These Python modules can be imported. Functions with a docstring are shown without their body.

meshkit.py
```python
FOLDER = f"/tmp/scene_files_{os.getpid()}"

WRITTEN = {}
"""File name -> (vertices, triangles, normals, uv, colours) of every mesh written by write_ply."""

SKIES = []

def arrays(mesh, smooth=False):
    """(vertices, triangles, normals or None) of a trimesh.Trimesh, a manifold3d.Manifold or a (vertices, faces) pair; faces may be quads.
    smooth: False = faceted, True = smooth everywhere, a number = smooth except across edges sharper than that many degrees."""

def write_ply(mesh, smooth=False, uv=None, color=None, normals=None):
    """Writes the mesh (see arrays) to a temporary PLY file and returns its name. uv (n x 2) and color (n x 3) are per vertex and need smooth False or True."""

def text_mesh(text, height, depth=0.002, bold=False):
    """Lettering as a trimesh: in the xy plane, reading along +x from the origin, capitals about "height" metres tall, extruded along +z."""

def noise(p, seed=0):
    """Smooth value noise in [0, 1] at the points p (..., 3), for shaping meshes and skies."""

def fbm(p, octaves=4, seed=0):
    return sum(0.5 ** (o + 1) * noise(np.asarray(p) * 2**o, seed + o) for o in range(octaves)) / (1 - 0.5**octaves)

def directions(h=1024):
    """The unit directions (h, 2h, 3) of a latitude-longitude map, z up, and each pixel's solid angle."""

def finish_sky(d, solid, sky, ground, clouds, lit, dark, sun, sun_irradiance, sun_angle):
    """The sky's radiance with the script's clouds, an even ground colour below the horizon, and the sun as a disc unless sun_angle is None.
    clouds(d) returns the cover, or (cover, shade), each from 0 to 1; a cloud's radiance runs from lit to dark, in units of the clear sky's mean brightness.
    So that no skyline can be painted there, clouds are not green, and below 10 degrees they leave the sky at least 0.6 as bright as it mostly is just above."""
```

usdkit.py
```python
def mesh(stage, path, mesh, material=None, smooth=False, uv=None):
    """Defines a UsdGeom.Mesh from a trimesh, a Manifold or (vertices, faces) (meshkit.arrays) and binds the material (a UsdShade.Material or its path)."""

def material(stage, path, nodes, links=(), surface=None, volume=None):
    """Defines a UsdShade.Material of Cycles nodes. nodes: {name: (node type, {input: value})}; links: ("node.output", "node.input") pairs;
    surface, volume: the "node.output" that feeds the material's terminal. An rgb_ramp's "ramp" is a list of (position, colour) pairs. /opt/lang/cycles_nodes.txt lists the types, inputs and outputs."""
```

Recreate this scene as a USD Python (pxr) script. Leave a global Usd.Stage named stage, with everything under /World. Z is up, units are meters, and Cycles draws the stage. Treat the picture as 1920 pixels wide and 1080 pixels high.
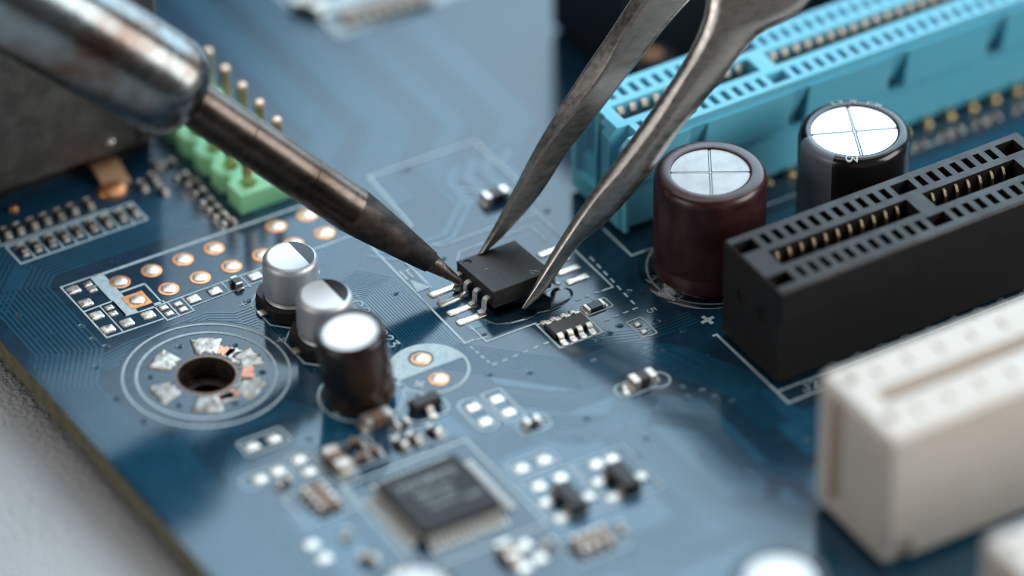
import math, random
import numpy as np, trimesh, usdkit, meshkit
import manifold3d as m3
from shapely.geometry import Polygon, LineString, Point, box as sbox, MultiPolygon
from shapely.ops import unary_union
from shapely import affinity
from pxr import Usd, UsdGeom, UsdLux, UsdShade, Gf, Sdf, Vt

rng = random.Random(7)
MM = 0.001                       # the tables below are in millimetres, the stage is in metres
stage = Usd.Stage.CreateInMemory()
UsdGeom.SetStageUpAxis(stage, 'Z'); UsdGeom.SetStageMetersPerUnit(stage, 1.0)
UsdGeom.Xform.Define(stage, '/World'); UsdGeom.Scope.Define(stage, '/World/Looks')

# ---------------------------------------------------------------- camera
EYE = np.array([-150.792, -303.949, 253.399])
RIGHT = np.array([0.85436, -0.51965, -0.00530]); DOWN = np.array([-0.31582, -0.51109, -0.79940]); FWD = np.array([0.41270, 0.68465, -0.60078])
def frame_matrix(x, y, z, o):
    return Gf.Matrix4d(*map(float, [*x, 0, *y, 0, *z, 0, *(np.asarray(o) * MM), 1]))
cam = UsdGeom.Camera.Define(stage, '/World/camera')
cam.AddTransformOp().Set(frame_matrix(RIGHT, -DOWN, -FWD, EYE))
cam.CreateHorizontalApertureAttr(36.0); cam.CreateVerticalApertureAttr(20.25); cam.CreateFocalLengthAttr(209.78)
cam.CreateFStopAttr(10.6); cam.CreateFocusDistanceAttr(0.4196)
cam.CreateClippingRangeAttr(Gf.Vec2f(0.005, 50.0)); cam.CreateExposureAttr(0.0)

# ---------------------------------------------------------------- lamps: all out of view, placed for the sheens and lit sides
def unseen_lamp(name, centre, target, w, h, power, color, roll=0.0):
    c, t = np.array(centre, float), np.array(target, float)
    z = (c - t) / np.linalg.norm(c - t); x = np.cross([0, 0, 1.0], z); x /= np.linalg.norm(x); y = np.cross(z, x)
    a = math.radians(roll); x, y = x * math.cos(a) + y * math.sin(a), y * math.cos(a) - x * math.sin(a)
    L = UsdLux.RectLight.Define(stage, '/World/' + name)
    L.AddTransformOp().Set(frame_matrix(x, y, z, c))
    L.CreateWidthAttr(w * MM); L.CreateHeightAttr(h * MM); L.CreateIntensityAttr(power); L.CreateColorAttr(Gf.Vec3f(*color))
R0 = np.array([FWD[0], FWD[1], -FWD[2]])          # where a view ray goes after the board has mirrored it
unseen_lamp('unseen_back_lamp', np.array([23, -15, 0]) + 600 * R0 + RIGHT * 258, (23, -15, 0), 610, 640, 4.7, (0.70, 0.965, 1.17), roll=-14)  # out of view; its cool tint gives the board a bluish sheen
unseen_lamp('unseen_top_lamp', (40, 260, 740), (20, -10, 0), 760, 640, 1.9, (1.0, 0.99, 0.97))  # unseen, lights the table and the upward faces
unseen_lamp('unseen_right_lamp', (500, -440, 330), (20, -10, 0), 440, 420, 7.0, (0.97, 0.99, 1.0))  # out of view, for the slot fronts and the highlight along the iron
unseen_lamp('unseen_left_lamp', (-640, -60, 235), (20, -10, 0), 380, 340, 2.7, (1.0, 0.98, 0.96))  # unseen, lights the tweezers and the left-facing ends
unseen_lamp('unseen_front_lamp', (-100, -950, 420), (20, -10, 0), 1300, 640, 0.13, (1.0, 0.95, 0.90))  # unseen dim light on the sides that face the camera

# ---------------------------------------------------------------- materials
LK = {}
def mat(name, color, rough=0.5, metal=0.0, var=None, bump=None, rvar=None, **kw):
    """var: (scale per metre, second colour, lo, hi[, detail]); bump: (scale, strength, distance[, detail]); rvar: (scale, r0, r1)."""
    n = {'p': ('principled_bsdf', dict(base_color=color, roughness=rough, metallic=metal, **kw))}
    l = []
    if var or bump or rvar: n['g'] = ('geometry', {})
    if var:
        n['vn'] = ('noise_texture', {'scale': var[0], 'detail': var[4] if len(var) > 4 else 4.0, 'roughness': 0.6})
        n['vr'] = ('rgb_ramp', {'ramp': [(var[2], color), (var[3], var[1])]})
        l += [('g.position', 'vn.vector'), ('vn.fac', 'vr.fac'), ('vr.color', 'p.base_color')]
    if rvar:
        n['rn'] = ('noise_texture', {'scale': rvar[0], 'detail': 4.0})
        n['rm'] = ('map_range', {'from_min': 0.35, 'from_max': 0.65, 'to_min': rvar[1], 'to_max': rvar[2], 'clamp': True})
        l += [('g.position', 'rn.vector'), ('rn.fac', 'rm.value'), ('rm.result', 'p.roughness')]
    if bump:
        n['bn'] = ('noise_texture', {'scale': bump[0], 'detail': bump[3] if len(bump) > 3 else 3.0})
        n['b'] = ('bump', {'strength': bump[1], 'distance': bump[2]})
        l += [('g.position', 'bn.vector'), ('bn.fac', 'b.height'), ('b.normal', 'p.normal')]
    LK[name] = usdkit.material(stage, '/World/Looks/' + name, n, l, surface='p.BSDF')
    return LK[name]

mat('mask_laminate', (0.006, 0.030, 0.056), 0.13, var=(900, (0.009, 0.040, 0.074), 0.35, 0.65), bump=(3200, 0.35, 5e-6), ior=1.5)
mat('mask_copper', (0.006, 0.066, 0.118), 0.14, var=(700, (0.009, 0.082, 0.145), 0.35, 0.65), bump=(3200, 0.30, 5e-6), ior=1.56)
mat('mask_copper_far', (0.006, 0.054, 0.096), 0.14, var=(700, (0.009, 0.066, 0.115), 0.35, 0.65), bump=(3200, 0.30, 5e-6), ior=1.52)
mat('laminate_edge', (0.16, 0.14, 0.07), 0.7, var=(1500, (0.09, 0.08, 0.04), 0.4, 0.6), bump=(3000, 0.6, 3e-5))
mat('hole_wall', (0.05, 0.030, 0.018), 0.6, var=(1500, (0.015, 0.010, 0.007), 0.4, 0.6), bump=(2500, 0.8, 6e-5))
mat('silk', (0.52, 0.62, 0.64), 0.55, var=(2500, (0.40, 0.50, 0.54), 0.4, 0.62), bump=(5000, 0.4, 6e-6))
mat('solder', (0.62, 0.58, 0.52), 0.30, 0.95, var=(1800, (0.40, 0.35, 0.29), 0.42, 0.66), bump=(1500, 0.55, 4e-5), rvar=(2500, 0.22, 0.5))
mat('solder_bright', (0.74, 0.69, 0.62), 0.36, 0.85, var=(1500, (0.52, 0.46, 0.39), 0.45, 0.7), bump=(1800, 0.35, 3e-5))
mat('solder_scraped', (0.50, 0.45, 0.40), 0.36, 0.95, var=(1300, (0.24, 0.18, 0.14), 0.45, 0.65), bump=(1100, 1.0, 8e-5, 4.0))
mat('copper', (0.78, 0.36, 0.16), 0.35, 0.9, var=(2500, (0.55, 0.22, 0.09), 0.4, 0.65), bump=(3000, 0.3, 1e-5))
mat('copper_raw', (0.85, 0.38, 0.25), 0.4, 0.8, bump=(2000, 0.9, 5e-5))
mat('gold', (0.62, 0.45, 0.22), 0.28, 1.0, rvar=(2000, 0.2, 0.4))
mat('pin_tip', (0.86, 0.60, 0.44), 0.4, 0.6)
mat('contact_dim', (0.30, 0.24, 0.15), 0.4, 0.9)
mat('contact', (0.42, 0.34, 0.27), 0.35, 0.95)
mat('tin', (0.70, 0.68, 0.63), 0.28, 0.95, var=(2500, (0.50, 0.46, 0.38), 0.45, 0.7), bump=(2500, 0.4, 2e-5))
mat('leg_tin', (0.82, 0.79, 0.73), 0.34, 0.6, bump=(2500, 0.5, 3e-5))
mat('lead_tin', (0.70, 0.67, 0.62), 0.42, 0.35, bump=(2500, 0.4, 2e-5))
mat('epoxy', (0.018, 0.016, 0.0155), 0.52, var=(2500, (0.032, 0.028, 0.027), 0.4, 0.65), bump=(9000, 0.5, 8e-6))
mat('epoxy_brown', (0.050, 0.043, 0.040), 0.45, var=(2500, (0.035, 0.03, 0.028), 0.4, 0.65), bump=(9000, 0.5, 8e-6))
mat('epoxy_grey', (0.017, 0.0155, 0.0155), 0.55, specular_ior_level=0.35, bump=(9000, 0.5, 8e-6))
mat('ink_grey', (0.34, 0.38, 0.40), 0.6)
mat('plastic_black', (0.0190, 0.0155, 0.0135), 0.46, specular_ior_level=0.32, bump=(4000, 0.25, 1e-5), rvar=(800, 0.38, 0.5))
mat('plastic_blue', (0.14, 0.50, 0.64), 0.45, var=(400, (0.12, 0.51, 0.66), 0.35, 0.65), bump=(5000, 0.2, 8e-6), subsurface_weight=0.12, subsurface_scale=0.0006)
mat('plastic_white', (0.68, 0.60, 0.52), 0.45, var=(300, (0.71, 0.63, 0.56), 0.35, 0.65), bump=(5000, 0.2, 8e-6), subsurface_weight=0.15, subsurface_scale=0.0008, subsurface_radius=(1.0, 0.6, 0.4))
mat('plastic_green', (0.30, 0.72, 0.40), 0.38, subsurface_weight=0.3, subsurface_scale=0.001, bump=(3000, 0.15, 1e-5))
mat('aluminium', (0.62, 0.64, 0.66), 0.5, 0.8, bump=(5000, 0.4, 1.5e-5), rvar=(1500, 0.44, 0.56))
mat('aluminium_top', (0.80, 0.80, 0.81), 0.42, 0.55, bump=(6000, 0.35, 1e-5))
mat('aluminium_foil', (0.86, 0.87, 0.88), 0.30, 0.8, bump=(900, 0.25, 4e-5), var=(1200, (0.74, 0.76, 0.78), 0.5, 0.75))
mat('foil_dull', (0.56, 0.58, 0.58), 0.5, 0.22, bump=(1500, 0.4, 4e-5), var=(1000, (0.47, 0.49, 0.49), 0.45, 0.7))
mat('foil_whitened', (0.93, 0.94, 0.96), 0.5, 0.25)  # foil whitened in colour so the leaning top keeps a bright reflected look
mat('groove_shade', (0.10, 0.10, 0.10), 0.5, 0.5)  # shade inside the vent grooves, put into the metal colour
mat('aluminium_groove', (0.34, 0.34, 0.35), 0.45, 0.8)
mat('top_print', (0.025, 0.024, 0.026), 0.32, bump=(7000, 0.6, 1.2e-5))
mat('sleeve_brown', (0.058, 0.021, 0.020), 0.30, bump=(350, 0.25, 8e-5), var=(500, (0.036, 0.010, 0.010), 0.4, 0.6))
mat('sleeve_black', (0.012, 0.0105, 0.011), 0.19, bump=(350, 0.2, 7e-5))
mat('sleeve_grey', (0.16, 0.18, 0.21), 0.35, bump=(2500, 0.2, 1e-5))
mat('sleeve_amber_glints', (0.016, 0.0095, 0.007), 0.24, var=(240, (0.065, 0.027, 0.010), 0.54, 0.74))  # black sleeve; amber patches stand in for reflections at its translucent edges
mat('print_white', (0.62, 0.68, 0.70), 0.5)
mat('ceramic_tan', (0.20, 0.12, 0.075), 0.5, bump=(4000, 0.3, 1e-5))
mat('ceramic_dark', (0.045, 0.030, 0.022), 0.42, bump=(4000, 0.3, 1e-5))
mat('resistor_black', (0.012, 0.011, 0.011), 0.28, bump=(4000, 0.3, 1e-5))
mat('shield_steel', (0.105, 0.096, 0.088), 0.42, 0.6, var=(420, (0.20, 0.185, 0.165), 0.42, 0.70, 9.0), bump=(6000, 0.8, 2.5e-5))
mat('tab_copper', (0.34, 0.19, 0.10), 0.45, 0.7, bump=(1500, 0.5, 4e-5))
mat('dark_plastic', (0.009, 0.009, 0.011), 0.45)
mat('table_top', (0.50, 0.515, 0.535), 0.55, var=(40, (0.56, 0.575, 0.59), 0.4, 0.6), bump=(2200, 1.0, 4.5e-4, 4.0))

def scratched(name, base, alt, alt2, rough0, rough1, sc, dirv, metal=1.0, fine=2600):
    """Worn steel: long scratches along the tool, blotches of oxide, rust specks."""
    n = {'g': ('geometry', {}), 'p': ('principled_bsdf', {'metallic': metal}),
         'blo': ('noise_texture', {'scale': sc, 'detail': 5.0, 'roughness': 0.65}),
         'blr': ('rgb_ramp', {'ramp': [(0.34, base), (0.48, alt), (0.61, alt2)]}),
         'dot': ('noise_texture', {'scale': sc * 3.1, 'detail': 3.0}),
         'dor': ('rgb_ramp', {'ramp': [(0.70, (0, 0, 0)), (0.76, (0.8, 0.8, 0.8))]}),
         'mx': ('mix_color', {'b': (0.10, 0.042, 0.014)}),
         'fin': ('noise_texture', {'scale': fine, 'detail': 4.0}),
         'map': ('mapping', {'rotation': dirv, 'scale': (0.35, 1.0, 1.0)}),
         'rr': ('map_range', {'from_min': 0.3, 'from_max': 0.7, 'to_min': rough0, 'to_max': rough1, 'clamp': True}),
         'b': ('bump', {'strength': 0.5, 'distance': 2.0e-5})}
    l = [('g.position', 'blo.vector'), ('blo.fac', 'blr.fac'), ('g.position', 'dot.vector'), ('dot.fac', 'dor.fac'), ('dor.color', 'mx.fac'), ('blr.color', 'mx.a'), ('mx.result', 'p.base_color'),
         ('g.position', 'map.vector'), ('map.vector', 'fin.vector'), ('fin.fac', 'rr.value'), ('rr.result', 'p.roughness'), ('fin.fac', 'b.height'), ('b.normal', 'p.normal')]
    LK[name] = usdkit.material(stage, '/World/Looks/' + name, n, l, surface='p.BSDF')
scratched('tweezer_steel', (0.58, 0.545, 0.51), (0.55, 0.515, 0.48), (0.62, 0.585, 0.55), 0.27, 0.40, 260, (0.5, -0.6, -0.7))
scratched('iron_sleeve', (0.078, 0.060, 0.050), (0.100, 0.079, 0.066), (0.062, 0.045, 0.036), 0.24, 0.38, 160, (0.5, 0.6, -0.6))
scratched('iron_tip', (0.007, 0.0065, 0.0065), (0.012, 0.010, 0.009), (0.060, 0.040, 0.029), 0.40, 0.85, 380, (0.3, 0.2, 0.1), 0.35, 1300)
scratched('iron_tinned', (0.16, 0.13, 0.11), (0.09, 0.065, 0.05), (0.42, 0.38, 0.34), 0.25, 0.5, 900, (0.3, 0.2, 0.1), 0.9, 1800)
scratched('iron_barrel', (0.22, 0.28, 0.30), (0.19, 0.205, 0.20), (0.115, 0.070, 0.052), 0.20, 0.32, 105, (0.5, 0.6, -0.6))

def clear(name, tint, rough):
    LK[name] = usdkit.material(stage, '/World/Looks/' + name, {
        't': ('transparent_bsdf', {'color': tint}), 'gl': ('glossy_bsdf', {'roughness': rough, 'color': (1, 1, 1)}), 'f': ('fresnel', {'IOR': 1.5}), 'm': ('mix_closure', {})},
        [('f.fac', 'm.fac'), ('t.transparent', 'm.closure1') if False else ('t.BSDF', 'm.closure1'), ('gl.BSDF', 'm.closure2')], surface='m.closure')
clear('flux', (0.93, 0.90, 0.86), 0.08)
clear('glue', (0.93, 0.93, 0.92), 0.10)

# ---------------------------------------------------------------- prims
USED = {}
def fresh(parent, name):
    k = USED.get((parent, name), 0); USED[(parent, name)] = k + 1
    return f'{parent}/{name}' + (f'_{k:03d}' if k else '')
def tag(prim, label=None, category=None, group=None, kind=None):
    prim = prim.GetPrim() if hasattr(prim, 'GetPrim') else prim
    for k, v in (('label', label), ('category', category), ('group', group), ('kind', kind)):
        if v: prim.SetCustomDataByKey(k, v)
    return prim
def thing(name, label, category, loc=(0, 0, 0), rz=0.0, group=None):
    x = UsdGeom.Xform.Define(stage, fresh('/World', name))
    x.AddTranslateOp().Set(Gf.Vec3d(*[float(c) * MM for c in loc]))
    if rz: x.AddRotateZOp().Set(float(rz))
    tag(x, label, category, group)
    return x
def obj(name, mesh, m, parent=None, smooth=False, **kw):
    path = fresh(str(parent.GetPath()) if parent is not None else '/World', name)
    if isinstance(mesh, list): mesh = trimesh.util.concatenate([tm(x) for x in mesh])
    v, f = raw(mesh)
    p = usdkit.mesh(stage, path, trimesh.Trimesh(v * MM * 1.0, f, process=False) if smooth is False else trimesh.Trimesh(v * 1.0, f, process=False), LK[m], smooth=smooth)
    if smooth is not False:
        pts = np.array(p.GetPointsAttr().Get()) * MM
        p.GetPointsAttr().Set(Vt.Vec3fArray.FromNumpy(pts.astype(np.float32)))
    tag(p, **kw)
    return p
def dup(src, loc, rz, name, label, group=None):
    """Another instance of a thing, with its parts."""
    x = UsdGeom.Xform.Define(stage, fresh('/World', name))
    x.GetPrim().GetReferences().AddInternalReference(src.GetPrim().GetPath()); x.GetPrim().SetInstanceable(True)
    x.ClearXformOpOrder()
    x.AddTranslateOp().Set(Gf.Vec3d(*[float(c) * MM for c in loc]))
    x.AddRotateZOp().Set(float(rz))
    was = src.GetPrim().GetCustomData()
    tag(x, label, was.get('category'), group or was.get('group'))
    return x

# ---------------------------------------------------------------- shapes (mm)
def raw(m):
    if isinstance(m, m3.Manifold):
        a = m.to_mesh(); return np.array(a.vert_properties[:, :3], float), np.array(a.tri_verts)
    if isinstance(m, trimesh.Trimesh): return np.array(m.vertices), np.array(m.faces)
    v, f = np.asarray(m[0], float), np.asarray(m[1], int)
    if f.shape[1] == 4: f = np.vstack([f[:, [0, 1, 2]], f[:, [0, 2, 3]]])
    return v, f
def tm(m):
    v, f = raw(m); return trimesh.Trimesh(v, f, process=False)
def mf(m):
    v, f = raw(m); t = trimesh.Trimesh(v, f, process=True)
    return m3.Manifold(m3.Mesh(np.asarray(t.vertices, np.float32), np.asarray(t.faces, np.uint32)))
def bx(x0, x1, y0, y1, z0, z1):
    return m3.Manifold.cube((x1 - x0, y1 - y0, z1 - z0)).translate((x0, y0, z0))
def cbx(x0, x1, y0, y1, z0, z1, c=0.1, cb=None):
    """A box with its edges chamfered by c."""
    cb = c if cb is None else cb
    P = []
    for sx in (0, 1):
        for sy in (0, 1):
            for sz in (0, 1):
                x, y, z = (x0, x1)[sx], (y0, y1)[sy], (z0, z1)[sz]
                k = c if sz else cb
                dx, dy, dz = k * (1 - 2 * sx), k * (1 - 2 * sy), k * (1 - 2 * sz)
                P += [(x + dx, y + dy, z), (x + dx, y, z + dz), (x, y + dy, z + dz)]
    return m3.Manifold.hull_points(np.array(P))
def lathe(profile, n=48, a0=0.0, a1=360.0):
    """Profile of (radius, z), bottom to top; a full turn, or a thin sector strip."""
    full = abs(a1 - a0) >= 360
    ang = np.radians(np.linspace(a0, a1, n, endpoint=not full))
    P = np.array(profile, float); k = len(P)
    v = np.stack([np.outer(np.cos(ang), P[:, 0]), np.outer(np.sin(ang), P[:, 0]), np.tile(P[:, 1], (n, 1))], -1).reshape(-1, 3)
    f = []
    for i in range(n if full else n - 1):
        j = (i + 1) % n
        for a in range(k - 1):
            f += [(i * k + a, j * k + a, j * k + a + 1), (i * k + a, j * k + a + 1, i * k + a + 1)]
    t = trimesh.Trimesh(v, np.array(f), process=True); t.update_faces(t.nondegenerate_faces()); return t
def axis_lathe(profile, origin, direction, n=64):
    """Profile of (distance along the axis, radius)."""
    t = lathe([(r, s) for s, r in profile], n)
    z = np.array(direction, float); z /= np.linalg.norm(z); x = np.cross([0, 0, 1.0], z); x /= np.linalg.norm(x); y = np.cross(z, x)
    v = t.vertices @ np.array([x, y, z]) + np.array(origin)
    return trimesh.Trimesh(v, t.faces, process=False)
def ext(poly, z0, z1):
    out = []
    for g in getattr(poly, 'geoms', [poly]):
        if g.area < 1e-6: continue
        t = trimesh.creation.extrude_polygon(g, z1 - z0, engine='earcut'); t.apply_translation((0, 0, z0)); out.append(t)
    return trimesh.util.concatenate(out)
def move(m, d):
    v, f = raw(m); return trimesh.Trimesh(v + np.array(d, float), f, process=False)
def spin(m, deg, about=(0, 0)):
    v, f = raw(m); a = math.radians(deg); c, s = math.cos(a), math.sin(a); o = np.array([*about, 0.0]); w = v - o
    return trimesh.Trimesh(np.stack([w[:, 0] * c - w[:, 1] * s, w[:, 0] * s + w[:, 1] * c, w[:, 2]], 1) + o, f, process=False)
def dome(w, h, t, x=0.0, y=0.0, z=0.0, r=0.35, n=5):
    """A solder-wetted pad: a rounded rectangle that swells to its middle."""
    base = []
    rr = min(w, h) * r
    for cx, cy, a in ((w / 2 - rr, h / 2 - rr, 0), (-w / 2 + rr, h / 2 - rr, 90), (-w / 2 + rr, -h / 2 + rr, 180), (w / 2 - rr, -h / 2 + rr, 270)):
        for k in range(n): b = math.radians(a + 90 * k / (n - 1)); base.append((cx + rr * math.cos(b), cy + rr * math.sin(b)))
    base = np.array(base); k = len(base)
    rings = [(1.0, -0.02), (1.0, 0.25), (0.93, 0.55), (0.78, 0.82), (0.5, 0.97)]
    v = np.vstack([np.c_[base * s, np.full(k, q * t if q > 0 else q)] for s, q in rings] + [[[0, 0, t]]]) + np.array([x, y, z])
    f = []
    for a in range(len(rings) - 1):
        for i in range(k):
            j = (i + 1) % k; f += [(a * k + i, a * k + j, (a + 1) * k + j), (a * k + i, (a + 1) * k + j, (a + 1) * k + i)]
    top = (len(rings) - 1) * k
    f += [(top + i, top + (i + 1) % k, len(v) - 1) for i in range(k)]
    return trimesh.Trimesh(v, np.array(f), process=False)
def strip(path, w, t, axis):
    """A bent metal strip: 2-D path (u, z) swept with width w along the other axis. axis 'x': u is x."""
    P = np.array(path, float); d = np.gradient(P, axis=0); d /= np.linalg.norm(d, axis=1, keepdims=True); nrm = np.c_[-d[:, 1], d[:, 0]]
    A, B = P + nrm * t / 2, P - nrm * t / 2
    k = len(P); v = []
    for Q in (A, B):
        for s in (-1, 1):
            v.append(np.c_[Q[:, 0], np.full(k, s * w / 2), Q[:, 1]] if axis == 'x' else np.c_[np.full(k, s * w / 2), Q[:, 0], Q[:, 1]])
    v = np.vstack(v); f = []
    a, b, c, e = 0, k, 2 * k, 3 * k          # A-, A+, B-, B+
    for i in range(k - 1):
        for p, q in ((a, b), (b, e), (e, c), (c, a)): f += [(p + i, p + i + 1, q + i + 1), (p + i, q + i + 1, q + i)]
    for i in (0, k - 1): f += [(a + i, b + i, e + i), (a + i, e + i, c + i)]
    t_ = trimesh.Trimesh(v, np.array(f), process=False); trimesh.repair.fix_normals(t_); return t_
def chaikin(P, ratio, times):
    for _ in range(times):
        Q = np.roll(P, -1, 0); P = np.stack([P * (1 - ratio) + Q * ratio, P * ratio + Q * (1 - ratio)], 1).reshape(-1, 3)
    return P
def loft(sections):
    k = len(sections[0]); v = np.vstack(sections); f = []
    for a in range(len(sections) - 1):
        for i in range(k):
            j = (i + 1) % k; f += [(a * k + i, (a + 1) * k + i, (a + 1) * k + j), (a * k + i, (a + 1) * k + j, a * k + j)]
    n = len(v); v = np.vstack([v, sections[0].mean(0), sections[-1].mean(0)])
    for i in range(k):
        j = (i + 1) % k; f += [(n, i, j), (n + 1, len(sections) * k - k + j, len(sections) * k - k + i)]
    t = trimesh.Trimesh(v, np.array(f), process=False); trimesh.repair.fix_normals(t); return t

# ================================================================ the table
TZ = -3.2
obj('table', ext(sbox(-420, -320, 320, 420), TZ - 20, TZ), 'table_top', kind='structure')

# ================================================================ the circuit board
HC = (0.02, -12.63)                       # mounting hole
board = thing('circuit_board', 'dark blue printed circuit board with white silkscreen, copper tracks and a mounting hole', 'circuit board')
outline = sbox(-10.35, -120, 135, 75)
hole = Point(HC).buffer(2.03, 24)
obj('laminate', ext(outline.difference(hole), -1.55, -0.04), 'laminate_edge', board)
obj('solder_mask', ext(outline.buffer(-0.03).difference(hole), -0.04, 0.0), 'mask_laminate', board)
obj('hole_wall', lathe([(2.03, -1.54), (2.025, -0.06)], 48).apply_translation((*HC, 0)), 'hole_wall', board, smooth=True)
obj('dark_hole_bottom', [lathe([(0.0, -2.9), (1.1, -2.9), (1.3, -2.6)] + [(1.3 + 0.28 * (k % 2), -2.6 + 0.12 * k) for k in range(8)] + [(2.6, -1.72), (2.6, -3.15)], 40).apply_translation((*HC, 0))], 'hole_wall', board)  # ringed dark piece under the hole, so its inside stays dark

ZC = 0.022                                 # top of tracks under the mask
def bundle(pts, n, pitch, w):
    L = LineString(pts); out = []
    for k in range(n):
        q = L.offset_curve(k * pitch, join_style=2, mitre_limit=3) if k else L
        if not q.is_empty: out.append(q.buffer(w / 2, cap_style=2, join_style=2))
    return out
tracks = []
# fine bus beside the eight-legged chip: down along its outline, then round the corner towards the black slot
tracks += bundle([(17.0, 2.5), (15.0, -7.6), (16.75, -9.6), (16.75, -18.6), (19.2, -21.1), (22.6, -24.6), (26.5, -24.6), (29.5, -26.8), (33.0, -33.5)], 15, -0.215, 0.11)
tracks += bundle([(27.2, -25.9), (29.0, -26.6), (31.3, -30.4), (31.3, -38.0)], 7, -0.3, 0.12)
tracks += bundle([(24.0, -23.6), (28.6, -25.4), (32.4, -25.4)], 5, 0.32, 0.12)
# wavy runs under the header and round the mounting hole
tracks += bundle([(-9.3, -4.0), (-5.6, -7.0), (-3.0, -6.5), (3.5, -6.35), (5.2, -7.4), (8.5, -7.4)], 6, -0.30, 0.15)
tracks += bundle([(4.0, -7.6), (5.3, -8.6), (6.4, -8.6), (7.0, -9.6), (7.0, -12.2)], 5, -0.28, 0.13)
# left margin
tracks += bundle([(8.5, 3.0), (-3.6, 3.2), (-4.6, 2.2), (-4.6, -6.0), (-7.0, -9.5), (-7.0, -16.2), (-5.2, -18.6), (-5.2, -44)], 13, -0.37, 0.2)
tracks += bundle([(8.5, 4.6), (-5.0, 4.7), (-8.6, 1.0)], 3, -0.36, 0.16)
tracks += bundle([(-4.9, -19.0), (-3.9, -18.4), (-1.6, -19.2), (2.5, -19.4), (3.8, -20.7)], 5, 0.33, 0.16)
tracks += bundle([(-4.4, -44), (-4.4, -23.0), (-2.6, -20.9), (-2.4, -20.6)], 4, -0.4, 0.18)
tracks += bundle([(1.6, -46), (1.6, -31.2), (3.0, -29.6), (3.0, -28.5)], 4, 0.36, 0.16)
tracks += bundle([(12.4, -24.2), (12.4, -31.0), (16.6, -31.0), (20.8, -33.6), (20.8, -46)], 6, 0.42, 0.18)
tracks += bundle([(16.9, -25.5), (19.5, -28.1), (22.6, -28.1)], 4, -0.36, 0.16)
tracks += bundle([(22.0, -46), (22.0, -34.0), (25.0, -31.2)], 8, 0.33, 0.15)
tracks += bundle([(6.4, 1.9), (6.4, 0.9), (8.9, -1.4)], 3, 0.4, 0.16)
tracks += bundle([(29.6, -43.4), (27.0, -40.8), (27.0, -35.2), (23.2, -31.6), (18.6, -31.6), (16.2, -29.2)], 3, 0.55, 0.22)
tracks += bundle([(7.0, -46), (10.4, -43.2), (24.0, -43.2), (27.0, -46.4), (27.0, -60)], 6, -0.42, 0.2)
tracks += bundle([(13.0, -58), (13.0, -50.5), (16.2, -47.4), (22.0, -47.4), (24.6, -50.0), (24.6, -60)], 5, 0.5, 0.24)
tracks += bundle([(-1.6, -44), (-1.6, -37.0), (0.6, -34.8), (0.6, -32.0)], 3, -0.5, 0.2)
tracks += bundle([(9.6, -8.4), (11.9, -10.7), (11.9, -16.0), (10.6, -17.4)], 5, 0.4, 0.17)
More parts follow.
